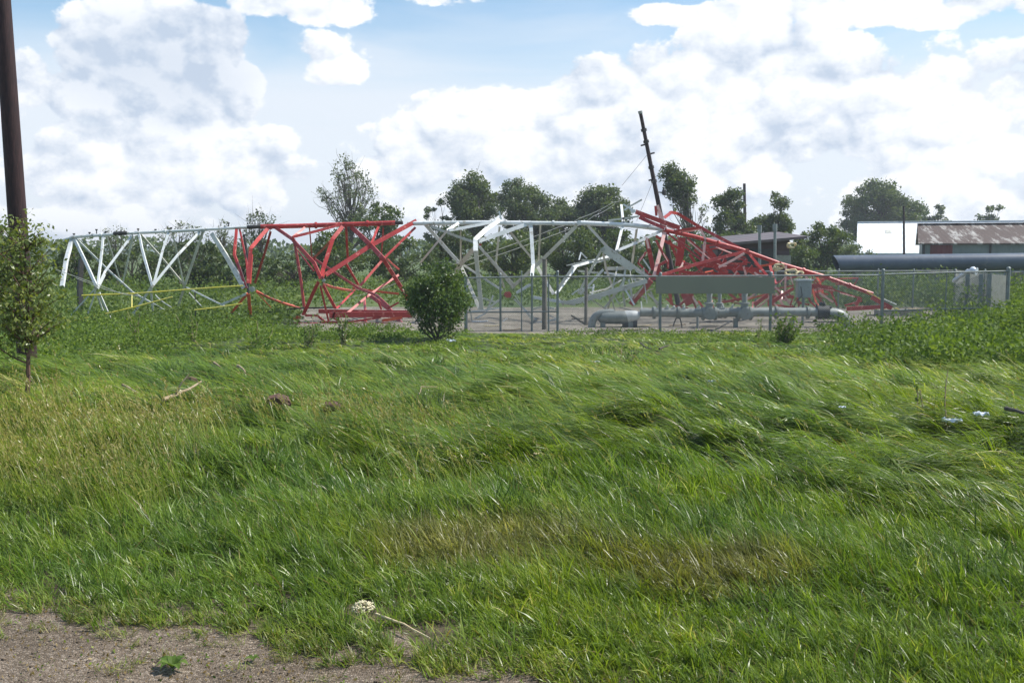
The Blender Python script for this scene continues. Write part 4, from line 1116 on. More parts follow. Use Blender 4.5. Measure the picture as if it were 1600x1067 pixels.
chain('chain_link_fence', 'long front chain-link fence run carrying the olive board', a, b, a.z, b.z, V(872, 431, FY).z, V(1377, 428.5, FY).z,
      [(frac(1031, 872, 1377), .045, .05), (frac(1203, 872, 1377), .045, .05), (1, .05, .12)], None)
a = gp(1377, 520); b = gp(1572, 514)
chain('chain_link_fence', 'front chain-link fence run at the right corner with mid rail', Vector((a.x+.06, a.y, a.z)), b, a.z, b.z, V(1377, 427, FY).z, V(1572, 422, FY).z, [(1, .06, .05), (.5, .02, -.02)], [(0, 1)])
c1 = Vector((b.x, b.y, b.z)); c2 = V(1490, 500, 44); 
chain('chain_link_fence', 'side chain-link fence run going back from the right corner', Vector((c1.x, c1.y+.1, 0)), Vector((c2.x, 44, 0)), -.85, -.9, V(1572, 423, FY).z, V(1490, 424, 44).z, [(.35, .035, .02), (.68, .035, .02), (1, .05, .05)], None)
c3 = V(1180, 500, 44)
chain('chain_link_fence', 'back chain-link fence run behind the gravel pad', Vector((c3.x, 44, 0)), Vector((c2.x-.1, 44, 0)), -.9, -.9, V(1180, 423, 44).z, V(1490, 422, 44).z, [(0, .04, .02), (.22, .035, .02), (.42, .035, .02), (.62, .035, .02), (.8, .035, .02)], None, cell=.1)
# sign board on fence
cb = V(1117.5, 446, FY-.08); r_ = thing('sign_board', 'long blank olive grey board hung on the front fence', 'sign', (cb.x, cb.y, cb.z-.25))
MB().box(cb, (185/1600*FY, .02, 26/1600*FY)).build('panel', M['board'], r_, bevel=.004)
for dx in (-1.4, 0, 1.4): MB().box(cb+Vector((dx, .045, 0)), (.05, .03, .4)).build('bracket', M['galv'], r_)
# wooden posts in compound
for px, y0, y1, Yp, rr_, lab in ((851, 405, 524, 32.6, .08, 'rough grey wooden post behind the gate section'), (916, 418, 512, 34.5, .055, 'grey post with splayed braces left of the pipe elbow')):
    q_ = V(px, y0, Yp); b = Vector((q_.x, Yp, gzf(q_.x, Yp)-.1)); r_ = thing('wooden_post', lab, 'post', (b.x, b.y, b.z+.1))
    MB().tube([b, b.lerp(q_, .5), q_], [rr_*1.05, rr_, rr_*.9], 9).build('shaft', M['wood'], r_, smooth=True)
    if px == 916:
        for sg in (-1, 1): MB().tube([b+Vector((sg*.5, 0, .45)), b+Vector((0, 0, .12))], .035, 6).build('brace', M['wood'], r_)
    else:
        MB().tube([q_-Vector((0, 0, .9)), q_-Vector((.35, 0, .02))], .02, 6).build('brace', M['wood'], r_) if False else None

# ------------------------------------------------------------------ pipe manifold
PY_ = 33.6
def P3(px, py, Y=PY_): return V(px, py, Y)
mani = thing('pipe_manifold', 'grey above-ground gas pipe with elbows and valves behind the fence', 'pipe', (P3(1120, 512).x, PY_, gzf(P3(1120, 512).x, PY_)))
def elbow(a, corner, b, r, n=7):
    d1 = (a-corner).normalized(); d2 = (b-corner).normalized(); out = [a]
    R_ = min((a-corner).length, (b-corner).length, 3.2*r)*.98
    for i in range(n+1):
        t = i/n; s0 = corner+d1*R_; s1 = corner+d2*R_; out.append(s0*(1-t)**2+corner*2*t*(1-t)+s1*t*t)
    return out+[b]
def flange(s, c_, d, r, n=14, w_=.035):
    d = d.normalized(); s.tube([c_-d*w_, c_-d*.004], r, n); s.tube([c_+d*.004, c_+d*w_], r, n)
    o1 = d.orthogonal().normalized(); o2 = d.cross(o1)
    for i in range(8):
        q_ = c_+(o1*math.cos(i*.785)+o2*math.sin(i*.785))*r*.82; s.tube([q_-d*(w_+.03), q_+d*(w_+.03)], .012, 6)
r1 = .17
yA = 486; run = [P3(1000, 488), P3(1080, 489), P3(1180, 488), P3(1290, 487.5)]
MB().tube(run, .145, 18).build('main_pipe', M['pipe'], mani, smooth=True)
e = elbow(P3(1288, 490), P3(1322, 490), P3(1324, 530), .15); MB().tube(e, .185, 18).build('elbow', M['pipe'], mani, smooth=True)
s = MB(); s.tube([V(1296, 480.0, PY_-.05), *[x+Vector((0, -.165, .03)) for x in e[2:6]]], .02, 6); 
s = MB(); s.tube([x for x in e[2:9]], .176, 18, False)
e2 = elbow(P3(960, 489), P3(925, 489), P3(924, 530), .15); MB().tube(e2, .125, 16).build('elbow', M['pipe'], mani, smooth=True)
for px in (1022, 1060, 1213, 1262): s = MB(); flange(s, P3(px, 488.5), Vector((1, 0, 0)), .21); s.build('flange', M['pipe'], mani, smooth=True)
s = MB(); c0 = P3(962, 496)   # fat strainer body
s.tube([c0+Vector((-.52, 0, .03)), c0+Vector((-.48, 0, .0)), c0+Vector((-.2, 0, 0)), c0+Vector((.25, 0, 0)), c0+Vector((.38, 0, .02)), c0+Vector((.5, 0, .03))], [.13, .19, .215, .215, .19, .13], 20)
s.build('strainer_body', M['galv'], mani, smooth=True)
s = MB(); s.tube([c0+Vector((.28, 0, .02)), c0+Vector((.42, 0, .03)), c0+Vector((.66, 0, .06)), c0+Vector((.78, 0, .06))], [.19, .20, .17, .12], 18); s.build('wrapped_coupling', M['pipelt'], mani, smooth=True)
s = MB(); s.tube([c0+Vector((.25, .1, -.2)), c0+Vector((.7, .1, -.22))], .2, 16); s.build('drain_body', M['dark'], mani, smooth=True)
for px in (942, 985): s = MB(); q_ = P3(px, 505); s.box((q_.x, PY_, (q_.z+gzf(q_.x, PY_))/2), (.16, .2, q_.z-gzf(q_.x, PY_)+.1)); s.build('support', M['galv'], mani, bevel=.01)
for px, sc_ in ((1108, 1.0), (1163, 1.0), (1124, .72)):
    yb = PY_ if sc_ == 1 else PY_+.5
    c_ = V(px, 490, yb); v_ = MB()
    v_.tube([c_+Vector((0, -.22, 0)), c_+Vector((0, -.2, 0)), c_+Vector((0, .2, 0))], [.1, .2*sc_, .2*sc_], 18)
    flange(v_, c_+Vector((-.2, 0, 0)), Vector((1, 0, 0)), .22*sc_); flange(v_, c_+Vector((.2, 0, 0)), Vector((1, 0, 0)), .22*sc_)
    body = v_.build('valve', M['pipe'], mani, smooth=True)
    s = MB(); s.tube([c_+Vector((0, 0, z_)) for z_ in (.15, .3, .31, .36, .37, .5, .66, .72)], [.14*sc_, .12*sc_, .17*sc_, .17*sc_, .09*sc_, .085*sc_, .10*sc_, .05], 16)
    o = s.build('bonnet', M['pipe'], None, smooth=True); o.parent = body; o.matrix_parent_inverse = Matrix.Identity(4)
    hw = MB(); cz_ = c_+Vector((0, 0, .76)); hw.tube([cz_+Vector((.14*math.cos(i*.524), .14*math.sin(i*.524), 0)) for i in range(13)], .014, 6)
    for i in range(3): hw.tube([cz_, cz_+Vector((.14*math.cos(i*2.09), .14*math.sin(i*2.09), 0))], .01, 5)
    o = hw.build('handwheel', M['galv'], None, smooth=True); o.parent = body
s = MB()
for i in range(14):
    q_ = P3(1284+rng.uniform(-9, 9), 484+rng.uniform(-12, 14)); s.tube([q_, q_+Vector((rng.uniform(-.15, .15), rng.uniform(-.1, .1), rng.uniform(-.18, .18)))], rng.uniform(.03, .08), 8)
s.tube([P3(1276, 488), P3(1294, 488)], .23, 14); s.build('clamp_cluster', M['dark'], mani, smooth=True)
s = MB()
for px in (1030, 1042, 1052, 1068, 1090, 1130, 1142):
    s = MB(); q_ = P3(px, 484); s.tube([q_, q_+Vector((rng.uniform(-.08, .08), -.05, .12+.1*rng.random()))], .03, 7); s.box(q_+Vector((0, -.06, .05)), (.1, .06, .07)); s.build('fitting', M['pipelt'], mani)
pass
for px in (1150, 1238): s = MB(); q_ = P3(px, 500); s.box((q_.x, PY_+.05, (q_.z+gzf(q_.x, PY_))/2), (.13, .16, q_.z-gzf(q_.x, PY_)+.12)); s.build('support', M['galv'], mani)
for px, y0 in ((1090, 492), (1268, 520)):
    pass
q_ = V(1090, 495, 32.9); r_ = thing('bollard', 'thin grey pipe stub standing before the left valves', 'post', (q_.x, 32.9, gzf(q_.x, 32.9)))
MB().tube([Vector((q_.x, 32.9, gzf(q_.x, 32.9)-.1)), q_], .04, 10).build('shaft', M['galv'], r_, smooth=True)
# control box
cb = V(1255.5, 452, 34.4); r_ = thing('control_box', 'grey metal cabinet with pale top on a stand behind the pipe', 'cabinet', (cb.x, cb.y, gzf(cb.x, 34.4)))
MB().box(cb, (.46, .3, .56)).build('cabinet', M['pipe'], r_, bevel=.012)
MB().box(cb+Vector((0, 0, .31)), (.58, .38, .05)).build('lid', M['pipelt'], r_)
MB().tube([Vector((cb.x, cb.y, gzf(cb.x, 34.4)-.05)), cb-Vector((0, 0, .25))], .05, 8).build('stand', M['galv'], r_)
MB().tube([cb+Vector((-.15, -.2, .1)), cb+Vector((-.1, -.22, -.2)), cb+Vector((-.3, -.25, -.4)), cb+Vector((-.42, -.2, -.75))], .016, 6).build('conduit', M['dark'], r_, smooth=True)
# hoses
def gpts(pl): 
    out = []
    for px, py in pl: p_ = G(px, py); out.append(Vector((p_.x, p_.y, p_.z+.03)))
    return out
def smoothpts(P, k=6):
    out = []
    for i in range(len(P)-1):
        a = P[max(i-1, 0)]; b = P[i]; c_ = P[i+1]; d = P[min(i+2, len(P)-1)]
        for j in range(k):
            t = j/k; out.append(.5*((2*b)+(c_-a)*t+(2*a-5*b+4*c_-d)*t*t+(3*b-a-3*c_+d)*t**3))
    return out+[P[-1]]
def hose(pl, lab, r=.028, lift=0.0, mt='blackhose'):
    P = smoothpts([x+Vector((0, 0, lift)) for x in gpts(pl)]); o = MB().tube(P, r, 7).build('hose', M[mt], smooth=True); tag(o, lab, 'hose', 'black hoses on the gravel')
hose([(1078, 507), (1110, 505), (1150, 504), (1170, 499), (1180, 494)], 'black hose running along below the valves')
hose([(1096, 517), (1115, 518), (1130, 511), (1140, 505)], 'curved black hose looping off to the left of the vine clump')
hose([(1245, 506), (1290, 505), (1316, 506)], 'straight dark hose on gravel between vine clump and right elbow')
hose([(1280, 522), (1300, 519), (1316, 513)], 'thin curved hose close to the right elbow', .015)
P = smoothpts([P3(1060, 492), P3(1054, 503), V(1050, 517, 33.2)]); tag(MB().tube(P, .022, 6).build('hose', M['blackhose']), 'left leg of a black hose hanging from the pipe', 'hose', 'black hoses on the gravel')
P = smoothpts([P3(1061, 492), P3(1064, 503), V(1068, 514, 33.2), V(1085, 513, 33)]); tag(MB().tube(P, .022, 6).build('hose', M['blackhose']), 'right leg of a black hose hanging from the pipe', 'hose', 'black hoses on the gravel')
# concrete block + planks
q_ = V(1404, 496, 39.5); r_ = MB().box((q_.x, 39.5, gzf(q_.x, 39.5)+.12), (1.75, .5, .26), rz=.05).build('concrete_slab', M['concrete'], bevel=.02); tag(r_, 'low concrete slab on the gravel at the tower tip', 'slab')
for (x0, y0, x1, y1, lab) in ((1352, 493, 1374, 492, 'dark board end left of the concrete slab'), (1380, 491, 1402, 490, 'pale plank left on the concrete slab'), (1420, 491, 1438, 490, 'pale plank right on the concrete slab')):
    on = 'slab' in lab and 'on the' in lab
    a = V(x0, y0, 39.3); b = V(x1, y1, 39.4); zz = gzf(a.x, 39.3)+(.275 if on else .05); a.z = b.z = zz
    tag(MB().prof([a, b], [(-.02, -.07), (.02, -.07), (.02, .07), (-.02, .07)]).build('plank', M['tan' if on else 'wood']), lab, 'plank', 'loose planks')
# twisted sheeting at right of compound
sh = thing('torn_sheeting', 'wrinkled grey translucent sheet draped on the side fence', 'sheeting', V(1525, 505, 36))
s = MB(); NX, NY = 26, 20; vs = []
for j in range(NY+1):
    for i in range(NX+1):
        u = i/NX; t = j/NY; px = 1489+(1545-1489)*u; py = (446-22*u*(1 if u < .8 else 1))*(1-t)+506*t
        p_ = V(px, py, 37.2-1.8*u+.16*math.sin(u*21+t*3)+.06*math.sin(t*9+u*5)); vs.append(p_)
fs = [(j*(NX+1)+i, j*(NX+1)+i+1, (j+1)*(NX+1)+i+1, (j+1)*(NX+1)+i) for j in range(NY) for i in range(NX)]
s.add(vs, fs); M['film'] = paint('dusty_screen', (.22, .23, .21), .6, (.15, .17, .14), (.4, .4, .36), 3)
mm = M['film']; nt = NT(mm.node_tree); o_ = [x for x in nt.n if x.type == 'OUTPUT_MATERIAL'][0]; p_ = [x for x in nt.n if x.type == 'BSDF_PRINCIPLED'][0]
mx = nt.new('ShaderNodeMixShader'); mx.inputs[0].default_value = .5; tb = nt.new('ShaderNodeBsdfTransparent'); nt.l.new(tb.outputs[0], mx.inputs[1]); nt.l.new(p_.outputs[0], mx.inputs[2]); nt.l.new(mx.outputs[0], o_.inputs[0])
s.build('screen', mm, sh, smooth=True)
s = MB(); P = smoothpts([V(1489, 440, 36.5), V(1503, 430, 36), V(1515, 423, 35.6), V(1526, 424, 35.4)], 4); s.tube(P, [.04+.05*math.sin(i*2)**2+.06*(i > 8) for i in range(len(P))], 8); s.build('white_fold', M['sheet'], sh, smooth=True)
for i, (px, Yc) in enumerate(((1512, 36.5), (1533, 35.5), (1546, 34.5))):
    q_ = V(px, 428, Yc); MB().box((q_.x, Yc, (q_.z-.9)/2-.0), (.14, .05, q_.z+.9)).build('slat', M['galv'], sh)

# torn insulation rags caught in the wreck
for i, (px, py, wv) in enumerate(((1218, 417, .16), (1236, 426, .20), (1249, 428, .13), (1237, 383, .14), (1213, 420, .10))):
    c_ = V(px, py, 34.6); s = MB(); P = [c_+Vector((wv*math.cos(k*.9), .03*rng.normal(), wv*.55*math.sin(k*.9)+.02*rng.normal())) for k in range(7)]
    s.tube(smoothpts(P, 3), [.028+.015*rng.random() for _ in range(19)], 6)
    lab = ['curled tan rag hooked under the red chord', 'largest pale rag clump hanging on the red wreckage', 'small rag just right of the largest pale clump', 'yellowish rag in front of the brown shed corner', 'thin pale rag left of the curled tan rag'][i]
    o = s.build('torn_rag', M['tan'], smooth=True); tag(o, lab, 'rag', 'torn rags caught in the wreckage')

# ------------------------------------------------------------------ buildings
def corr(name, c1, c2, axis=0, freq=5.0, rough=.5, rust=None):
    m_, t, p, out = mat(name); pos = t.new('ShaderNodeNewGeometry').outputs['Position']; sp = t.new('ShaderNodeSeparateXYZ'); t.put(sp.inputs[0], pos)
    n_ = t.noise(pos, .8, 5, .6); c_ = t.mix(t.ss(n_, .35, .65), c1, c2)
    if rust:
        mp = t.new('ShaderNodeMapping'); t.put(mp.inputs[0], pos); mp.inputs['Scale'].default_value = (1.6, .4, .4)
        r1_ = t.noise(mp.outputs[0], 1.1, 8, .78); c_ = t.mix(t.ss(r1_, .50, .60), rust, c_)
        r2_ = t.noise(mp.outputs[0], 5, 4, .7); c_ = t.mix(t.ss(r2_, .3, .7, 0, .5), c_, tuple(x*.6 for x in rust))
    t.put(p.inputs['Base Color'], c_); p.inputs['Roughness'].default_value = rough
    wv = t.m('SINE', t.m('MULTIPLY', sp.outputs[axis], freq*6.283)); bump(t, p, wv, .08 if rust else .3, .03); return m_
M['wroof'] = corr('white_metal_roof', (.82, .84, .86), (.76, .78, .80), 0, 2)
M['rroof'] = corr('rusted_metal_roof', (.50, .49, .46), (.36, .33, .30), 0, 3, .7, (.085, .056, .046))
M['gwall'] = corr('grey_metal_siding', (.20, .23, .24), (.15, .18, .19), 0, 3)
M['rwall'] = corr('dark_red_door', (.16, .025, .028), (.12, .02, .02), 0, 3)
M['bwall'] = corr('brown_red_siding', (.085, .040, .036), (.065, .034, .032), 2, 3)
M['broof'] = corr('dull_brown_roof', (.13, .09, .085), (.10, .08, .075), 0, 2)
def slabpoly(p, th=.08, nrm=None):
    s = MB(); n_ = (p[1]-p[0]).cross(p[3]-p[0]).normalized() if nrm is None else nrm
    k_ = len(p); s.add([x for x in p]+[x-n_*th for x in p], [tuple(range(k_)), tuple(range(k_, 2*k_))[::-1]]+[(i, i+k_, (i+1) % k_+k_, (i+1) % k_) for i in range(k_)]); return s
def barn(name, label, corner, th, dY, L_, zr, ze, roofm, wallm, cat):
    """local frame: x along the eaves, y going back; origin at the near left corner"""
    root = thing(name, label, cat, corner); root.rotation_euler = (0, 0, -th)
    z0 = -1-corner.z; zr -= corner.z; ze -= corner.z
    def fin(s_, nm, m_):
        o = s_.build(nm, M[m_], None); o.parent = root; return o
    s = MB(); f6 = [(0, 1, 2, 3), (7, 6, 5, 4), (0, 4, 5, 1), (1, 5, 6, 2), (2, 6, 7, 3), (3, 7, 4, 0)]
    for quad in ([(-.3, -.3, ze), (L_, -.3, ze), (L_, dY, zr), (-.3, dY, zr)], [(-.3, dY, zr), (L_, dY, zr), (L_, 2*dY+.3, ze), (-.3, 2*dY+.3, ze)]):
        s.add(quad+[(x, y, z-.1) for x, y, z in quad], f6)
    s.box((L_/2, dY, zr+.03), (L_+.6, .5, .06)); fin(s, 'roof', roofm)
    s = MB(); s.add([(0, 0, z0), (L_-.3, 0, z0), (L_-.3, 0, ze-.1), (0, 0, ze-.1)], [(0, 1, 2, 3)])
    for x in (0, L_-.3): s.add([(x, 0, z0), (x, 0, ze-.1), (x, dY, zr-.12), (x, 2*dY, ze-.1), (x, 2*dY, z0)], [(0, 1, 2, 3, 4)])
    s.add([(0, 2*dY, z0), (L_-.3, 2*dY, z0), (L_-.3, 2*dY, ze-.1), (0, 2*dY, ze-.1)], [(0, 1, 2, 3)]); fin(s, 'wall', wallm)
    return root, fin
YW = 104; c_ = V(1343, 395.5, YW); th = math.atan2(c_.x, YW)
wb, fin = barn('barn', 'large barn with bright white metal roof', Vector((c_.x, YW, -1)), th, 7, 46, V(1347, 347.5, YW+7).z, c_.z, 'wroof', 'gwall', 'barn')
s = MB(); s.box((2.8, 4.6, (V(1347, 347.5, YW+7).z-c_.z)*4.9/7.3+c_.z+1.02), (.62, .8, .02), rx=math.atan2(V(1347, 347.5, YW+7).z-c_.z, 7.3)); fin(s, 'roof_patch', 'beige')
YS = 78; c_ = V(1441, 380.5, YS); th = math.atan2(c_.x, YS)-.03
rb, fin = barn('shed', 'long low shed with rusted patchy metal roof before the white barn', Vector((c_.x, YS, -1)), th, 3.6, 34, V(1443, 350.5, YS+3.5).z, c_.z, 'rroof', 'gwall', 'shed')
s = MB(); s.box((1.35, -.04, 1.55), (1.55, .06, 2.9)); fin(s, 'door', 'rwall')
for x in (.12, 4.7): s = MB(); s.box((x, -.07, 1.55), (.16, .08, 2.95)); fin(s, 'corner_post', 'dark')
# brown flat shed
YB = 56
root = thing('shed', 'dark red-brown flat-roofed shed behind the red wreckage', 'shed', (V(1195, 0, YB).x, YB+2, -1))
l, r__ = V(1128, 0, YB).x, V(1243, 0, YB).x; zl, zr = V(1140, 381, YB).z, V(1243, 372, YB).z
s = MB(); s.add([(l, YB, -1), (r__, YB, -1), (r__, YB, zr), (l, YB, zl), (l, YB+5, -1), (r__+.3, YB+5, -1), (r__+.3, YB+5, zr), (l, YB+5, zl)], [(0, 1, 2, 3), (1, 5, 6, 2), (4, 0, 3, 7), (5, 4, 7, 6)]); s.build('wall', M['bwall'], root)
s = MB(); a = V(1128, 380.5, YB-.8); b = V(1262, 369, YB-.8); u_ = Vector((0, 6.6, .35)); s.add([a, b, b+u_, a+u_, a-Vector((0, 0, .14)), b-Vector((0, 0, .14)), b+u_-Vector((0, 0, .14)), a+u_-Vector((0, 0, .14))], [(0, 1, 2, 3), (7, 6, 5, 4), (0, 4, 5, 1), (1, 5, 6, 2), (2, 6, 7, 3), (3, 7, 4, 0)]); s.build('roof', M['broof'], root)
q_ = V(1224, 406, YB-.05); MB().box(q_, (.8, .08, .5)).build('light_panel', M['concrete'], root)
q_ = V(1190, 402, YB-.05); MB().box(q_, (1.5, .08, .9)).build('dark_opening', M['dark'], root)

# big coated pipe at right
YP = 50
bp = thing('pipeline', 'huge slate-blue coated steel pipe lying above the weeds at right', 'pipe', (V(1450, 0, YP).x, YP, -1))
rad = 13.2/1600*YP
A_ = V(1306, 412.5, YP); B_ = V(1760, 407, YP-1)
s = MB(); n_ = 32; d = (B_-A_).normalized()
# mitred left end
ring = lambda c_, sh_: [c_+Vector((sh_*math.sin(2*math.pi*k_/n_)*-.16, rad*math.cos(2*math.pi*k_/n_), rad*math.sin(2*math.pi*k_/n_))) for k_ in range(n_)]
ra, rb_, ri = ring(A_, 1), ring(B_, 0), [A_+(x-A_)*.94 for x in ring(A_, 1)]
ri2 = [x+Vector((3, 0, 0)) for x in ri]
s.add(ra+rb_+ri+ri2, [(k_, (k_+1) % n_, n_+(k_+1) % n_, n_+k_) for k_ in range(n_)]+[(k_, (k_+1) % n_, 2*n_+(k_+1) % n_, 2*n_+k_) for k_ in range(n_)]+[(2*n_+k_, 2*n_+(k_+1) % n_, 3*n_+(k_+1) % n_, 3*n_+k_) for k_ in range(n_)]+[tuple(range(3*n_, 4*n_))])
s.build('pipe_shell', M['bigpipe'], bp, smooth=True)
for px in (1340, 1460, 1590):
    q_ = V(px, 412, YP); MB().box((q_.x, YP, (q_.z-rad-1)/2), (.35, .5, q_.z-rad+1.0)).build('cradle', M['concrete'], bp)

# ------------------------------------------------------------------ haze
hz_m = bpy.data.materials.new('haze'); hz_m.use_nodes = True; t = NT(hz_m.node_tree); t.n.clear(); out = t.new('ShaderNodeOutputMaterial')
pv = t.new('ShaderNodeVolumePrincipled'); pv.inputs['Color'].default_value = (.86, .91, 1, 1); pv.inputs['Density'].default_value = HAZE; pv.inputs['Anisotropy'].default_value = .3
t.l.new(pv.outputs[0], out.inputs['Volume'])
if HAZE > 0: tag(MB().box((0, 0, 5.75), (2300, 2300, 19.5)).build('haze', hz_m), 'thin pale summer haze over the field', 'haze', kind='stuff')

# ------------------------------------------------------------------ foreground litter
def stick(x0, y0, x1, y1, r, lab, mt='stick', br=0, lift=.10, name='fallen_branch', cat='branch'):
    a = G(x0, y0); b = G(x1, y1); a.z += lift; b.z += lift*1.2; P = wig(a, b, 6, .03); s = MB(); s.tube(P, [r*(1-.1*i) for i in range(7)], 7)
    for k_ in range(br): s.tube(wig(P[2+k_], P[2+k_]+Vector((rng.uniform(-.2, .2), 0, .22)), 3, .1), [r*.6, r*.5, r*.4, r*.2], 5)
    o = s.build(name, M[mt], smooth=True); tag(o, lab, cat, 'sticks in the grass')
stick(256, 664, 316, 645, .022, 'longest pale stick lying in the grass at left', br=1, lift=.24)
stick(193, 632, 217, 650, .018, 'short stick left of the longest pale stick', lift=.2)
stick(372, 595, 384, 609, .024, 'short pale stick tilted in the grass above the ditch', lift=.22)
stick(335, 599, 345, 603, .022, 'tiny pale wood chip in the grass left of the tilted stick', lift=.2)
stick(588, 972, 672, 1012, .0065, 'long pale dry stalk lying at the gravel edge', mt='tan', lift=.035, name='dry_stalk', cat='stalk')
stick(1150, 584, 1200, 582, .02, 'thin straight tan stick in the far right grass', lift=.12)
stick(1000, 555, 1018, 568, .02, 'bent dark twig beside the broken shrub', 'bark', lift=.25)
stick(1030, 556, 1045, 550, .03, 'dark twig right of the broken shrub', 'bark', lift=.12)
stick(1570, 676, 1610, 692, .02, 'dark branch in the grass at the right edge', 'bark', lift=.16)
stick(655, 648, 684, 642, .008, 'thin curved tan straw in the middle of the grass', lift=.2)
def clod(px, py, r, lab, mt='bark', lift=.05):
    b = G(px, py); s = MB(); s.tube([b+Vector((-r, 0, lift)), b+Vector((-r*.6, 0, lift+r*.3)), b+Vector((0, 0, lift+r*.45)), b+Vector((r*.6, .02, lift+r*.25)), b+Vector((r, 0, lift))], [r*.15, r*.42, r*.5, r*.38, r*.1], 9)
    o = s.build('dirt_clod', M[mt]); me = o.data
    for v_ in me.vertices: v_.co += Vector(rng.normal(0, r*.07, 3))
    tag(o, lab, 'clod', 'dark clods in the grass')
clod(300, 615, .11, 'dark brown clod above the longest pale stick', 'barkred', .14); clod(435, 658, .12, 'dark brown clod near the ditch, left of a rounder one', 'barkred', .13); clod(523, 663, .11, 'round dark brown clod in the grass right of another', 'barkred', .13)
def litter(px, py, r, lab, mt='sheet', lift=.16):
    b = G(px, py); s = MB(); n0 = 9; vs = []; 
    for j in range(n0):
        for i in range(n0):
            vs.append((b.x+(i/(n0-1)-.5)*2*r, b.y+(j/(n0-1)-.5)*r*1.2, b.z+lift+r*.35*rng.random()+r*.5*math.sin(i*1.3)*math.cos(j*1.1)*.4))
    s.add(vs, [(j*n0+i, j*n0+i+1, (j+1)*n0+i+1, (j+1)*n0+i) for j in range(n0-1) for i in range(n0-1)])
    o = s.build('litter', M[mt]); so_ = o.modifiers.new('s', 'SOLIDIFY'); so_.thickness = .004; tag(o, lab, 'litter', 'scraps of litter in the grass')
litter(1486, 694, .075, 'crumpled white scrap in the right grass, left of a similar one', lift=.2); litter(1531, 690, .06, 'crumpled white scrap in the right grass, right of a similar one', lift=.2)
litter(1315, 667, .03, 'small white scrap between the fence weeds and the two larger scraps', lift=.18); litter(1112, 620, .05, 'tiny white scrap in the sunlit grass before the pipe', lift=.16)
litter(705, 537, .14, 'pale blue-grey crumpled sheet under the bush', 'sheet', .06); litter(838, 752, .02, 'little dry leaf scrap in the middle grass', 'tan', .2)
litter(930, 576, .10, 'flat grey scrap in the grass before the pipe elbow', 'gusset', .12)
# cream flower head
fb = G(567, 962); fr = thing('flower_head', 'cream clustered flower head lying at the grass edge', 'flower', fb)
top_ = V(567, 948, fb.y-.02); s = MB()
for i in range(150):
    a = rng.uniform(0, 6.28); rr = .046*math.sqrt(rng.random()); q_ = Vector((top_.x+rr*math.cos(a)*1.15, top_.y+rr*math.sin(a), top_.z+.028*(1-(rr/.046)**2)+.005*rng.normal()-.008))
    s.tube([q_-Vector((0, 0, .004)), q_, q_+Vector((0, 0, .004))], [.002, .0055, .002], 5)
M['cream'] = paint('cream_petals', (.70, .64, .45), .8, (.55, .48, .30), None, 60); s.build('petals', M['cream'], fr)
s = MB()
for i in range(9): a = i*.7; s.tube([fb+Vector((0, 0, .0)), top_+Vector((.04*math.cos(a), .04*math.sin(a), -.012))], .0015, 4)
s.build('stem', M['weed'] if False else M['stick'], fr)
# broadleaf rosettes on gravel
def rosette(px, py, r, lab, n=7):
    b = G(px, py); root = thing('rosette_weed', lab, 'plant', b, 'rosette weeds on the gravel')
    for i in range(n):
        a = i*6.283/n+rng.uniform(-.3, .3); d = Vector((math.cos(a), math.sin(a), 0)); sd = Vector((-math.sin(a), math.cos(a), 0)); L_ = r*rng.uniform(.7, 1.1); s = MB(); vs = []
        for j in range(6):
            t = j/5; wv = L_*.26*math.sin(math.pi*min(1, t*.92+.08)); c_ = b+d*L_*t+Vector((0, 0, .012+.035*math.sin(t*2.6)*r/.09)); vs += [c_-sd*wv+Vector((0, 0, .004)), c_, c_+sd*wv+Vector((0, 0, .004))]
        s.add(vs, [(j*3+k_, j*3+k_+1, j*3+k_+4, j*3+k_+3) for j in range(5) for k_ in range(2)]); 
        o = s.build('leaf', M['weed'], root); at = o.data.attributes.new('rnd', 'FLOAT', 'POINT'); at.data.foreach_set('value', np.full(len(vs), rng.uniform(.2, .7), np.float32))
rosette(270, 1054, .085, 'broad-leaved green rosette on the bare gravel'); rosette(396, 1040, .035, 'tiny green rosette on the gravel near the grass', 5)
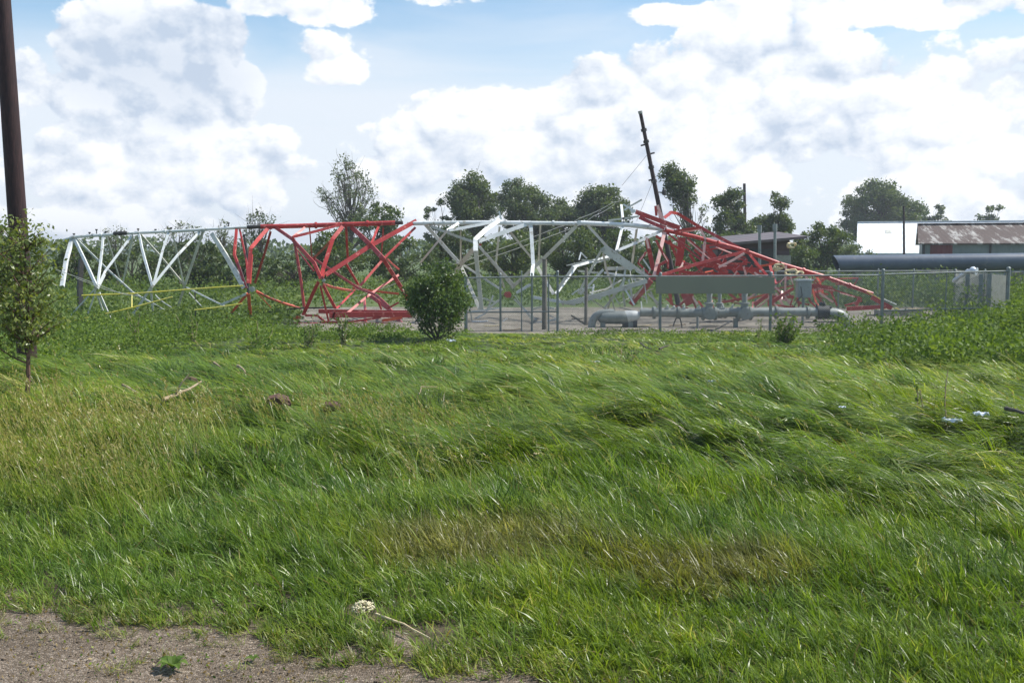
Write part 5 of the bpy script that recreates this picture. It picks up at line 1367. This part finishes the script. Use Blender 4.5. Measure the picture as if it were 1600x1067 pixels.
# loose stones in the gravel (uncountable)
n = 2600; X = rng.uniform(-3.4, 1.6, n); Y_ = road_Y(X)-rng.random(n)**1.2*2.2; k = (Y_ > 3); X, Y_ = X[k], Y_[k]; n = len(X)
ico = np.array([(0, 0, 1), (.9, 0, .3), (.28, .85, .3), (-.72, .53, .3), (-.72, -.53, .3), (.28, -.85, .3), (0, 0, -.4)]); fi = np.array([(0, 1, 2), (0, 2, 3), (0, 3, 4), (0, 4, 5), (0, 5, 1), (6, 2, 1), (6, 3, 2), (6, 4, 3), (6, 5, 4), (6, 1, 5)])
r_ = .003+.008*rng.random(n)**3; a = rng.uniform(0, 6.28, n); vv = ico[None]*r_[:, None, None]*rng.uniform(.6, 1.4, (n, 7, 1)); vx = vv[..., 0]*np.cos(a)[:, None]-vv[..., 1]*np.sin(a)[:, None]; vy = vv[..., 0]*np.sin(a)[:, None]+vv[..., 1]*np.cos(a)[:, None]
vv = np.stack([vx+X[:, None], vy+Y_[:, None], vv[..., 2]*.6+(gz(X, Y_)+.005)[:, None]], -1).reshape(-1, 3); ff = (np.arange(n)[:, None, None]*7+fi[None]).reshape(-1, 3)
tag(bigmesh('loose_gravel', vv, ff, M['gravelnear']), 'loose pebbles strewn over the gravel border', 'gravel', kind='stuff')
n = 2600; X = rng.uniform(-3.4, 1.6, n); Y_ = road_Y(X)-.25+rng.normal(0, .22, n); k = Y_ > 3; X, Y_ = X[k], Y_[k]
v, f = leafquads(np.stack([X, Y_, gz(X, Y_)+.012], -1), .008)
tag(bigmesh('plant_litter', v, f, M['grass'], rnd={'rnd': np.repeat(rng.random(len(X)), 4), 'brown': np.repeat((rng.random(len(X)) < .7)*1.0, 4)}), 'dead leaf bits and clippings along the gravel edge', 'litter', kind='stuff')
# debris on the pad
DB = [(1058, 511, 'stick'), (1005, 512, 'tan'), (1090, 519, 'tan'), (990, 518, 'stick'), (750, 505, 'sheet'), (770, 512, 'tan'), (800, 518, 'stick'), (905, 500, 'wood')]
DL = ['splintered board under the pipe left of the hanging hose', 'tan splinter on gravel right of the strainer', 'tan splinter at the foot of the thin grey stub', 'brown splinter just below the strainer', 'white scrap on gravel near the bush', 'tan scrap at the foot of the gate section', 'brown splinter below the gate rail', 'grey board piece left of the pipe elbow']
for (px, py, mt), lab in zip(DB, DL):
    b = G(px, py); a = rng.uniform(-.4, .4); d = Vector((math.cos(a), math.sin(a), 0))*.28; c_ = Vector((b.x, b.y, b.z+.04))
    tag(MB().prof([c_-d, c_+d*.2, c_+d+Vector((0, 0, .03))], [(-.015, -.05), (.015, -.05), (.015, .05), (-.015, .05)]).build('splinter', M[mt]), lab, 'debris', 'splinters on the gravel pad')
